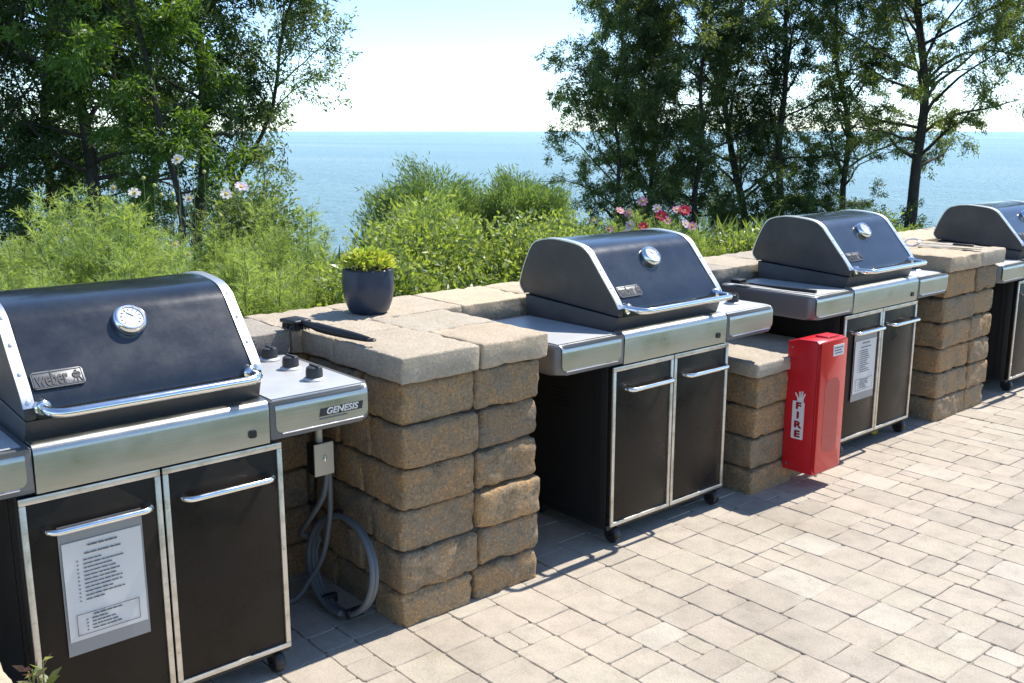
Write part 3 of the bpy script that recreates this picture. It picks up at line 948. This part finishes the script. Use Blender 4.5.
# ------------------------------------------------------------------ outlet, hose, edging stones, yellow tag
def outlet():
    t = thing('electrical_outlet', 'beige outlet cover plate hanging under the nearest grill shelf', 'outlet', (1.645, .25, .535))
    MB().box(-.037, .037, .005, .055, 0, .112, bev=.003).build('box', M_blackm, t)
    MB().box(-.038, .038, -.003, .005, -.002, .114, bev=.003).build('cover_plate', M_plate, t)
    m = MB().lathe([(.0, .006), (.006, .004), (.008, 0)], M=frame((0, -.003, .056), (1, 0, 0), (0, 0, 1)), n=12)
    m.box(-.004, .004, -.012, -.003, .05, .068, bev=.001); m.build('switch', M_chrome, t)
    MB().tube([(0, .03, .11), (0, .03, .16), (0, .03, .268)], .013, 12).build('conduit_stub', M_plate, t)
outlet()
def hose():
    t = thing('coiled_hose', 'grey flexible hose coiled against the left side of the pot pillar', 'hose', (1.70, .3, 0))
    m = MB(); pts = []
    # drops from outlet, forms two and a half turns leaning on the pillar
    pts += [(-.035, -.035, .56), (-.045, -.02, .45), (-.06, .06, .34), (-.04, .17, .24)]
    turns = 2.4
    for k in range(0, int(turns*24)):
        a = R(10)-2*math.pi*k/24
        y = -.045+ (.205+.006*math.sin(k*.21))*math.cos(a); z = .185+(.165+.006*math.cos(k*.17))*math.sin(a)
        pts.append((-.015+.075*(z/.4)-.018*(k/24), y, max(z, .013)))
    m.tube([Vector(p) for p in catmull(pts, 3)], .0105, 10)
    m.build('coil', M_hose, t)
    m = MB().tube(catmull([(-.025, -.03, .54), (-.02, -.02, .44), (-.015, 0, .34), (-.03, .03, .2), (-.06, .08, .1), (-.12, .12, .016), (-.35, .16, .014)], 5), .0095, 10)
    m.build('supply_line', M_hose, t)
    for a in (R(-70), R(-120), R(60)):
        m = MB()
        y, z = -.045+.205*math.cos(a), .185+.165*math.sin(a)
        m.box(-.055+.075*z/.4, .01+.075*z/.4, y-.012, y+.012, max(z-.016, .0), z+.016, bev=.004)
        m.build('tie', M_black, t)
hose()
def edging():
    t = thing('edging_stone', 'pale stacked edging stones at the bottom left corner beside the nearest grill', 'stone', (.348, -.12, -.01))
    S = Stones(); S.r = random.Random(9)
    S.block(-.32, .165, -.22, .11, .0, .17, tint=.7); S.block(-.32, .16, -.22, .11, .173, .35, tint=.8)
    S.block(-.32, .145, -.22, .10, .353, .47, tint=.9, rad=.03)
    S.build('stones', M_cap, t)
edging()
def seedling():
    t = thing('seedling', 'small variegated purple and cream leafy plant at the bottom left by the nearest grill', 'plant', (.575, -.17, .08))
    t.scale = (.7, .7, .76)
    r = np.random.default_rng(2); P = []; D = []
    m = MB()
    for k in range(5):
        a = k*1.3; top = (.03*math.cos(a), .03*math.sin(a), .36+.02*k)
        m.tube([(0, 0, 0), (.015*math.cos(a), .015*math.sin(a), .2), top], .003, 6)
        for j in range(5):
            P.append((top[0], top[1], top[2]-.02*j)); aa = a+j*1.7
            D.append((math.cos(aa), math.sin(aa), .5))
    m.build('stem', ML_stem, t)
    leaf_cloud('leaves', ML_var, P, D, .06, .022, t, r=r)
seedling()
t = thing('yellow_tag', 'small yellow plastic tag on the paving under the grill behind the red box', 'tag', (5.14, .12, 0))
MB().box(-.03, .03, -.012, .012, 0, .06, bev=.004, rot=Matrix.Rotation(R(12), 3, 'Y')).build('tag', M_yellow, t)
MB().tube([(0, 0, .055), (.01, .01, .075), (.02, .02, .085)], .003, 6).build('cord', M_yellow, t)

# ------------------------------------------------------------------ boats
def boat(lab, x, y, s):
    t = thing('motor_boat', lab, 'boat', (x, y, -8.6), R(40))
    MB().prism([(-4, 0), (4, 0), (5, 1.3), (-4.2, 1.2)], 'y', -1.2, 1.2, bev=.2).build('hull', M_white, t)
    MB().prism([(-2, 1.2), (1.5, 1.2), (.8, 3.0), (-1.8, 3.0)], 'y', -.9, .9, bev=.15).build('cabin', M_white, t)
    t.scale = (s, s, s)
boat('tiny white boat far out on the lake, left of the right trees', 1005, 1090, 1.1)
boat('even fainter white boat on the horizon beside the other boat', 1220, 1250, .9)

# ------------------------------------------------------------------ trees
def ray_point(px, d):
    """ground-plan point at bearing of photo column px and distance d (used to lay out the planting plan)"""
    a = math.atan2(px-512, 990*math.cos(pitch)+100*0)
    return CAM.x+d*math.cos(yaw-a), CAM.y+d*math.sin(yaw-a)
def tree(name, label, x, y, H, spread, lo, lean, seed, m, leafL, leafW, nl=34, dens=1.0, r0=.13, droop=.25, group=None, ntw=9, dz=0):
    r = np.random.default_rng(seed)
    z0 = terrain(x, y)-.1+dz
    t = thing(name, label, 'tree', (x, y, z0), 0, group)
    mb = MB()
    n = 18
    ph = r.uniform(0, 6, 4)
    tp = []
    for i in range(n+1):
        s = i/n
        tp.append(Vector((lean[0]*s**1.3+.13*math.sin(s*9+ph[0])+.06*math.sin(s*19+ph[2]), lean[1]*s**1.3+.13*math.sin(s*8+ph[1])+.06*math.sin(s*21+ph[3]), H*s)))
    mb.tube(tp, [r0*(1-.85*(i/n)) for i in range(n+1)], 9)
    def at(s):
        f = s*n; i = min(int(f), n-1); return tp[i].lerp(tp[i+1], f-i)
    P, D = [], []
    def grow(st, d, L, nseg, wob, lift):
        pts = [st.copy()]; d = d.normalized()
        for j in range(nseg):
            d = (d+Vector(r.normal(size=3))*wob+Vector((0, 0, lift))).normalized()
            pts.append(pts[-1]+d*(L/nseg))
        return pts
    def leaves(pts, L, cnt, sg):
        A = np.array([tuple(p) for p in pts]); m_ = len(A)-1
        f = r.uniform(.15, 1, cnt)*m_; i_ = np.minimum(f.astype(int), m_-1); fr = (f-i_)[:, None]
        pp = A[i_]*(1-fr)+A[i_+1]*fr+np.clip(r.normal(size=(cnt, 3)), -1.7, 1.7)*np.array([sg, sg, sg*.8])
        dd = (A[i_+1]-A[i_]); dd /= np.linalg.norm(dd, axis=1)[:, None]+1e-9
        dd = dd+r.normal(size=(cnt, 3))*.75; dd[:, 2] -= droop
        P.append(pp); D.append(dd)
    for k in range(nl):
        s = lo+(.99-lo)*(k+r.uniform(0, .9))/nl
        st = at(s); az = k*2.4+r.uniform(-.7, .7)
        q = (s-lo)/(1-lo)
        L = spread*(.55+.75*math.sin(math.pi*min(1, q*.8+.18)))*r.uniform(.55, 1.2)
        el = r.uniform(.25, 1.15)-(.35 if q < .12 else 0)
        dv = Vector((math.cos(az)*math.cos(el), math.sin(az)*math.cos(el), math.sin(el)))
        lim = grow(st, dv, L, 6, .17, .03-droop*.12)
        rb = max(.008, r0*(1-.8*s)*.38)
        mb.tube(lim, [rb*(1-.85*j/6)+.003 for j in range(7)], 6)
        for b in range(6):
            f = r.uniform(.3, 1.0)*6; i = min(int(f), 5); b0 = lim[i].lerp(lim[i+1], f-i)
            sd_ = Vector(r.normal(size=3)); sd_ = (sd_.normalized()*.9+(lim[i+1]-lim[i]).normalized()*.7)
            sl_ = L*r.uniform(.22, .5)+.12
            sub = grow(b0, sd_, sl_, 4, .22, -droop*.18)
            mb.tube(sub, [.007, .006, .005, .004, .002], 4, caps=False)
            if r.random() < .12: continue
            leaves(sub, sl_, int(ntw*10*dens*r.uniform(.6, 1.3)), .055+.02*spread)
            for c in range(3):
                f = r.uniform(.3, 1.0)*4; i2 = min(int(f), 3); c0 = sub[i2].lerp(sub[i2+1], f-i2)
                td = Vector(r.normal(size=3)).normalized()+sd_.normalized()*.5
                tl = r.uniform(.18, .42)
                tw = grow(c0, td, tl, 3, .2, -droop*.35)
                leaves(tw, tl, int(ntw*7*dens*r.uniform(.5, 1.3)), .05)
    mb.build('trunk', M_bark, t, auto=60)
    P = np.concatenate(P); D = np.concatenate(D); n = len(P)
    leaf_cloud('crown', m, P, D, r.uniform(.7, 1.3, n)*leafL, r.uniform(.7, 1.3, n)*leafW, t, r=r)
    return t
TL = 'trees left of the lake view'; TR = 'trees right of the lake view'
def vec(px): # sideways unit vector (photo-right) for leaning
    return Vector((math.sin(yaw), -math.cos(yaw), 0))
RT = Vector((math.sin(yaw), -math.cos(yaw), 0))
def T(px, d, lab, H, spread, lo, leanr, seed, m, L, W, grp, **k):
    x, y = ray_point(px, d)
    ln = RT*leanr
    return tree('lakeside_tree', lab, x, y, H, spread, lo, (ln.x, ln.y), seed, m, L, W, group=grp, **k)
T(-60, 17, 'dark leafy tree at the left edge of the photo, trunk out of frame', 8, 2.0, .24, .3, 1, ML_dark, .08, .026, TL, dens=.9)
T(14, 16, 'thin dark tree nearest the left edge, leaning slightly', 8, 1.3, .28, -.2, 2, ML_dark, .075, .025, TL, r0=.09, dens=.9)
T(62, 18, 'slender dark tree, third trunk from the left edge', 9, 1.5, .32, .3, 3, ML_dark, .08, .026, TL, r0=.12, dens=.9)
T(100, 15.5, 'straight dark trunked tree left of the bright green foliage', 8, 1.4, .33, .1, 4, ML_dark, .075, .025, TL, r0=.13, dens=.9)
T(190, 13.6, 'tree with bright sunlit green foliage above the pale cosmos flowers', 6.2, 1.05, .28, -.6, 5, ML_light, .10, .026, TL, r0=.055, nl=26, dens=.85)
T(212, 15.5, 'tall dark tree right of the bright green tree', 8.5, 1.2, .34, .0, 6, ML_dark, .075, .025, TL, r0=.10, dens=.9)
T(206, 16, 'thin tree leaning right over the lake view', 7.6, 1.0, .36, 2.6, 7, ML_olive, .075, .022, TL, r0=.048, nl=30, dens=.55)
T(150, 20, 'deep green tree standing behind the other left trees', 9.5, 2.0, .30, .2, 8, ML_dark, .085, .028, TL, r0=.12)
# right
T(628, 24, 'drooping olive green tree at the left end of the right hand group', 8.6, 1.6, .14, -.6, 11, ML_olive, .085, .024, TR, droop=.35, r0=.08, nl=50, dens=1.15)
T(655, 25, 'olive tree behind the pink flowers, second from left in its group', 9.4, 1.8, .14, -.5, 12, ML_olive, .085, .024, TR, r0=.09, nl=50, dens=1.15)
T(692, 24, 'tree above the second grill gauge, with sparse upper crown', 9.6, 1.7, .18, .1, 13, ML_olive, .085, .024, TR, r0=.09, nl=44)
T(742, 26, 'tree with thick leaning trunk between the second and third grill lids', 10.3, 1.9, .18, -1.6, 14, ML_olive, .085, .024, TR, r0=.13, dens=.95, nl=44)
T(775, 25, 'dark tree directly behind the third grill lid', 10, 1.9, .16, -.3, 15, ML_dark, .085, .024, TR, r0=.11, nl=44, dens=1.1)
T(838, 27, 'dense dark tree left of the lone thick trunk', 10.8, 1.8, .14, -.9, 16, ML_dark, .085, .024, TR, r0=.1, nl=50, dens=1.1)
T(905, 25, 'lone thick trunked tree with open crown left of the farthest grill', 10.5, 2.2, .26, -.6, 17, ML_olive, .085, .024, TR, r0=.15, dens=1.2, nl=50)
T(1058, 24, 'tree reaching in from the right edge of the photo', 9.6, 1.7, .36, -1.0, 18, ML_olive, .085, .024, TR, r0=.10, dens=1.2)

# ------------------------------------------------------------------ shrubs
def shrub(name, label, cat, x, y, rx, ry, h, m, n, leafL, leafW, seed, group=None, up=.5, feather=False, z0=None):
    r = np.random.default_rng(seed)
    z = terrain(x, y) if z0 is None else z0
    t = thing(name, label, cat, (x, y, z), 0, group)
    mb = MB(); P, D = [], []
    ns = 46
    per = n//ns
    for k in range(ns):
        a = k*2.4+r.uniform(-.3, .3); q = math.sqrt((k+.5)/ns)*r.uniform(.85, 1.1)
        top = Vector((rx*q*math.cos(a), ry*q*math.sin(a), h*(1-.5*q*q)*r.uniform(.74, 1.12)))
        base = Vector((rx*.25*q*math.cos(a), ry*.25*q*math.sin(a), 0))
        mid = base.lerp(top, .55)+Vector((0, 0, .1*h))
        mb.tube([base, mid, top], [.007, .005, .002], 5)
        u = np.sqrt(r.uniform(.05, 1, per))[:, None]
        b, mm, e = np.array(base), np.array(mid), np.array(top)
        pp = (1-u)**2*b+2*u*(1-u)*mm+u*u*e
        sg = (.045 if feather else .085)*(h/.8)
        pp = pp+np.clip(r.normal(size=(per, 3)), -1.5, 1.5)*np.array([sg*1.2, sg*1.2, sg*.8])
        pp[:, 2] = np.maximum(pp[:, 2], .02)
        out = np.array([math.cos(a)*.6, math.sin(a)*.6, up])
        P.append(pp); D.append(out+r.normal(size=(per, 3))*(.45 if feather else .65))
    mb.build('stems', ML_stem, t)
    P = np.concatenate(P); D = np.concatenate(D); k = len(P)
    leaf_cloud('foliage', m, P, D, r.uniform(.6, 1.3, k)*leafL, r.uniform(.7, 1.3, k)*leafW, t, r=r)
    return t
# leafy broad-leaved shrubs behind the capping
SG = 'broad leaved shrubs behind the wall'
for i, (x, y, rx, ry, h, lab) in enumerate([
    (2.75, 1.55, .42, .38, .62, 'bright green leafy shrub directly behind the blue pot'),
    (3.25, 1.95, .50, .45, .80, 'rounded leafy shrub just right of the blue pot, tallest of its row'),
    (3.75, 1.60, .46, .40, .70, 'leafy shrub left of the second grill lid'),
    (4.30, 1.75, .48, .42, .66, 'leafy shrub with reddish tips touching the second grill lid'),
    (3.2, 1.38, .36, .26, .50, 'low leafy shrub spilling towards the wall capping'),
    (6.3, 1.9, .48, .45, .46, 'leafy yellow green shrub seen between the second and third grills'),
    (7.0, 2.0, .5, .45, .46, 'low green shrub left of the third grill lid'),
    (8.4, 2.0, .45, .4, .46, 'yellow tipped shrub showing above the third grill lid')]):
    shrub('leafy_shrub', lab, 'shrub', x, y, rx, ry, h, ML_shrub, 10000, .04, .016, 40+i, SG)
# feathery grey-green bushes behind
for i, (x, y, rx, ry, h, lab) in enumerate([
    (4.42, 3.4, .54, .5, 1.0, 'tall feathery grey green bush behind the leafy shrubs, left one'),
    (4.95, 2.98, .52, .5, .86, 'feathery grey green bush sloping down to the second grill lid')]):
    shrub('feathery_bush', lab, 'bush', x, y, rx, ry, h, ML_tama, 52000, .042, .0075, 60+i, 'feathery grey green bushes', .8, True)
shrub('feathery_bush', 'bright green feathery tuft rising in the middle of the grey green bushes', 'bush', 3.95, 2.75, .34, .3, .8, ML_cosmos, 15000, .05, .005, 66, 'feathery grey green bushes', .9, True)
x, y = ray_point(258, 12.5)
shrub('olive_bush', 'brownish olive bush beside the left tree trunks at the water edge', 'bush', x, y, .6, .6, 1.55, ML_olive, 9000, .07, .03, 70, z0=terrain(x, y)-.1)
for i, (px, d, h) in enumerate([(655, 19, 1.2), (720, 19, 1.3), (800, 20, 1.4), (40, 13, 1.0)]):
    x, y = ray_point(px, d)
    shrub('wild_bush', ['dark bush under the trees behind the pink flowers', 'bush at the foot of the leaning tree trunk', 'bush below the trees behind the third grill', 'low dark bush below the leftmost trees'][i], 'bush', x, y, 1.1, .9, h*.62, ML_dark, 5000, .09, .035, 80+i, 'wild bushes under the trees')

# ------------------------------------------------------------------ cosmos (feathery) clumps
def cosmos_clump(seed, h=.85, ns=11):
    r = np.random.default_rng(seed)
    mb = MB(); P, D, Ls = [], [], []
    for k in range(ns):
        a = r.uniform(0, 6.28); q = r.uniform(.02, .20)
        base = Vector((q*.4*math.cos(a), q*.4*math.sin(a), 0))
        hh = h*r.uniform(.65, 1.08)
        top = Vector((q*math.cos(a)*1.5, q*math.sin(a)*1.5, hh))
        mid = base.lerp(top, .5)+Vector(r.normal(size=3))*.03
        mb.tube([base, mid, top], [.0042, .0034, .0018], 5)
        nodes_ = int(26*hh/.85)
        for j in range(nodes_):
            s = .12+.88*j/nodes_
            p = base.lerp(mid, s*2) if s < .5 else mid.lerp(top, s*2-1)
            for fr in range(3):
                az = j*1.57+fr*2.094+r.uniform(-.4, .4)
                fd = np.array([math.cos(az), math.sin(az), r.uniform(.25, 1.0)]); fd /= np.linalg.norm(fd)
                fl = r.uniform(.09, .17)*(1.15-.5*s)
                nt = 16
                u = r.uniform(.1, 1, nt)
                pp = np.array(p)+fd*fl*u[:, None]
                P.append(np.concatenate([np.array([p]), pp]))
                dd = fd*.8+r.normal(size=(nt, 3))*.6; dd[:, 2] += .15
                D.append(np.concatenate([[fd], dd])); Ls.append(np.concatenate([[fl], r.uniform(.02, .05, nt)]))
    P = np.concatenate(P); D = np.concatenate(D); Ls = np.concatenate(Ls)
    return mb, P, D, Ls, r
CG = 'feathery cosmos clumps behind the wall'
protos = []
spots = []
rr = random.Random(77)
for row, (yy, x0, x1, n) in enumerate([(1.32, .75, 2.55, 8), (1.75, .7, 2.75, 8), (2.3, .7, 2.9, 8), (3.0, .6, 3.2, 9), (3.8, .6, 3.3, 7)]):
    for k in range(n):
        spots.append((x0+(x1-x0)*(k+.5)/n+rr.uniform(-.1, .1), yy+rr.uniform(-.14, .14), row))
for v in range(5):
    mb, P, D, Ls, r = cosmos_clump(100+v)
    t = thing('cosmos_plant', 'feathery light green cosmos clump in the flower bed behind the nearest grill', 'plant', (0, 0, 0), 0, CG)
    mb.build('stems', ML_stem, t)
    leaf_cloud('foliage', ML_cosmos, P, D, Ls, .0038, t, r=r)
    protos.append(t)
used = [False]*5
for i, (x, y, row) in enumerate(spots):
    v = i % 5
    t = protos[v] if not used[v] else copy_tree(protos[v]); used[v] = True
    s = rr.uniform(.62, 1.03)*(.82, .9, .93, .92, .85)[row]*(1-.16*max(0, min(1, (x-1.7)/1.1)))
    t.location = (x, y, terrain(x, y)-.01); t.rotation_euler = (0, 0, rr.uniform(0, 6.28)); t.scale = (s, s, s)
# single taller one in front of the lake
for (px, d, s, lab) in ((298, 6.0, .93, 'taller feathery cosmos clump alone against the water, right of the nearest grill'), (108, 5.4, 1.0, 'tallest feathery cosmos mound in front of the dark left trunks'), (125, 5.6, .95, 'feathery cosmos mound just right of the tallest one'), (560, 6.6, .62, 'small feathery clump carrying a pink flower left of the second grill lid'), (585, 6.6, .66, 'sparse feathery clump behind the second grill lid against the water')):
    x, y = ray_point(px, d)
    t = copy_tree(protos[1]); t.location = (x, y, terrain(x, y)); t.scale = (s, s, s); tag(t, lab)

# ------------------------------------------------------------------ flowers
def bloom(mb_p, c, nrm, rad, r, layers=1):
    nrm = Vector(nrm).normalized(); u = nrm.orthogonal().normalized(); v = nrm.cross(u)
    for ly in range(layers):
        k0 = 8; rd = rad*(1-.3*ly)
        for k in range(k0):
            a = 2*math.pi*(k+.5*ly)/k0+r.uniform(-.1, .1)
            dr = u*math.cos(a)+v*math.sin(a); sd_ = -u*math.sin(a)+v*math.cos(a)
            lift = .18+.35*ly
            tp = [c+dr*rd*.12, c+dr*rd*.6+sd_*rd*.27+nrm*rd*lift*.6, c+dr*rd+sd_*rd*.2+nrm*rd*lift, c+dr*rd*1.04-sd_*rd*.02+nrm*rd*lift*.8, c+dr*rd-sd_*rd*.2+nrm*rd*lift, c+dr*rd*.6-sd_*rd*.27+nrm*rd*lift*.6]
            mb_p.bm.faces.new([mb_p.bm.verts.new(p) for p in tp])
def flower(label, px, py, d, colr, rad=.036, group=None, layers=1, tilt=(0, 0)):
    # stands in the bed; the stem height is what puts the bloom at its real height
    x, y = ray_point(px, d)
    D = d*math.cos(math.atan2(px-512, 990))
    zt = 1.7-(py-131)/990*D*1.02
    z0 = terrain(x, y)
    r = random.Random(int(px*7+py))
    t = thing('cosmos_flower', label, 'flower', (x, y, z0), 0, group)
    h = zt-z0
    bx, by = r.uniform(-.06, .06), r.uniform(-.06, .06)
    top = Vector((0, 0, h))
    pts = catmull([(bx, by, 0), (bx*.7, by*.7, h*.4), (bx*.2, by*.2, h*.75), top], 4)
    m = MB().tube(pts, [.0028-.0012*i/len(pts) for i in range(len(pts))], 5)
    for s in (.55, .75):
        a = r.uniform(0, 6.28); b = pts[int(s*len(pts))]
        e = b+Vector((math.cos(a)*.05, math.sin(a)*.05, .09))
        m.tube([b, b.lerp(e, .5)+Vector((math.cos(a)*.012, math.sin(a)*.012, 0)), e], .0014, 4)
    m.build('stem', ML_stem, t)
    if colr == 'bud':
        MB().lathe([(0, -.012), (.009, -.006), (.012, .002), (.008, .012), (0, .015)], c=top, n=10).build('bud', M_bud, t)
        return
    nrm = Vector((r.uniform(-.8, .1), r.uniform(-.95, -.4), r.uniform(.3, .8))).normalized()
    rad *= .83
    p = MB(); bloom(p, top, nrm, rad, r, layers)
    p.build('bloom', MP[colr], t, auto=0)
    MB().lathe([(.011, 0), (.009, .006), (0, .009)], M=frame(top+nrm*.001, nrm.orthogonal(), nrm.cross(nrm.orthogonal())), n=10).build('centre', M_fcentre, t)
FW = 'pale cosmos blooms above the nearest grill'; FP = 'pink and red blooms above the second grill'
for (px, py, d, c, rad, lab) in [
    (146, 190, 6.0, 'pale pink', .042, 'pale pink bloom in front of the dark trunks, left of centre bud stems'),
    (190, 158, 6.1, 'pale pink', .040, 'highest pale pink bloom, in front of the dark left trees'),
    (199, 195, 6.2, 'pale pink', .034, 'small pale bloom just below the highest one'),
    (235, 191, 6.0, 'pale pink', .042, 'pale bloom at the left of the bright pair by the olive bush'),
    (250, 184, 6.1, 'lilac', .048, 'large lilac white bloom, right of the pair by the olive bush'),
    (126, 185, 6.0, 'pale pink', .026, 'small half open pale bloom left of the wide flat one'),
    (78, 221, 5.6, 'lilac', .034, 'lone lilac bloom at the far left above the nearest grill lid'),
    (182, 240, 5.4, 'pale pink', .03, 'low pale bloom nestled in the feathery green foliage'),
    (195, 250, 5.3, 'pale pink', .026, 'lowest pale bloom, close above the nearest grill lid')]:
    flower(lab, px, py, d, c, rad, FW)
for (px, py, d, lab) in [(204, 165, 6.1, 'bud'), (215, 170, 6.2, 'bud'), (156, 176, 6, 'bud'), (166, 183, 6, 'bud'), (183, 191, 5.9, 'bud'), (172, 192, 6.0, 'bud'), (185, 201, 5.8, 'bud'), (143, 202, 5.8, 'bud'), (228, 212, 5.9, 'bud'), (160, 215, 5.7, 'bud')]:
    flower('small yellowish cosmos bud on a thin stem among the pale blooms', px, py, d, 'bud', group='cosmos buds')
for (px, py, d, c, rad, ly, lab) in [
    (617, 207, 7.2, 'pink', .04, 1, 'pink bloom, upper left of the colourful flower cluster'),
    (625, 210, 7.3, 'pink', .036, 1, 'pink bloom touching the upper left one'),
    (639, 198, 7.3, 'pink', .045, 1, 'topmost pink bloom of the colourful cluster'),
    (627, 221, 7.1, 'lilac', .04, 1, 'lilac bloom low at the left of the colourful cluster'),
    (607, 225, 7.1, 'pink', .036, 1, 'lowest left pink bloom close above the second grill lid'),
    (653, 205, 7.2, 'lilac', .042, 1, 'lilac bloom in the middle of the colourful cluster'),
    (657, 212, 7.1, 'red', .05, 2, 'full red bloom in the middle of the colourful cluster'),
    (663, 216, 7.2, 'pink', .04, 1, 'pink bloom right below the middle red one'),
    (640, 223, 7.0, 'red', .046, 2, 'dark red bloom low above the second grill lid'),
    (672, 206, 7.2, 'pink', .038, 1, 'smaller pink bloom left of the brightest red one'),
    (680, 207, 7.2, 'red', .055, 2, 'brightest red bloom at the upper right of the cluster'),
    (681, 220, 7.1, 'lilac', .046, 1, 'lilac pink bloom at the lower right of the cluster'),
    (688, 222, 7.1, 'pink', .04, 1, 'rightmost pink bloom of the cluster'),
    (624, 228, 7.0, 'lilac', .036, 1, 'lilac bloom half hidden by the second grill lid'),
    (547, 219, 6.6, 'pink', .034, 1, 'single pink bloom at the right end of the grey green bush'),
    (590, 217, 6.6, 'pink', .028, 1, 'small faint pink bloom against the water')]:
    flower(lab, px, py, d, c, rad, FP, ly)
for i, (px, d, s) in enumerate([(620, 7.3, .62), (645, 7.4, .7), (672, 7.3, .66), (700, 7.4, .6)]):
    x, y = ray_point(px, d)
    t = copy_tree(protos[2]); t.location = (x, y, terrain(x, y)); t.scale = (s, s, s)
    tag(t, 'feathery green clump carrying the pink and red blooms behind the second grill', 'plant', 'clumps under the red blooms')

# ------------------------------------------------------------------ low ground cover in the bed
def cover():
    r = np.random.default_rng(5)
    n = 26000
    x = r.uniform(-1, 12, n); y = 1.06+2.6*r.uniform(0, 1, n)**1.3
    z = np.array([terrain(a, b) for a, b in zip(x, y)])+r.uniform(0, .14, n)
    D = rdir(n, r, .6)
    o = leaf_cloud('ground_cover', ML_shrub, np.stack([x, y, z], 1), D, r.uniform(.04, .09, n), r.uniform(.015, .03, n), r=r)
    tag(o, 'low green leaves covering the flower bed behind the wall', 'ground cover', kind='stuff')
    n = 40000
    x = r.uniform(-6, 34, n); y = r.uniform(3.2, 15, n)
    z = np.array([terrain(a, b) for a, b in zip(x, y)])+r.uniform(0, .25, n)
    o = leaf_cloud('rough_grass', ML_olive, np.stack([x, y, z], 1), rdir(n, r, 1.2), r.uniform(.12, .3, n), r.uniform(.012, .03, n), r=r)
    tag(o, 'rough grass on the bank between flower bed and water', 'grass', kind='stuff')
cover()
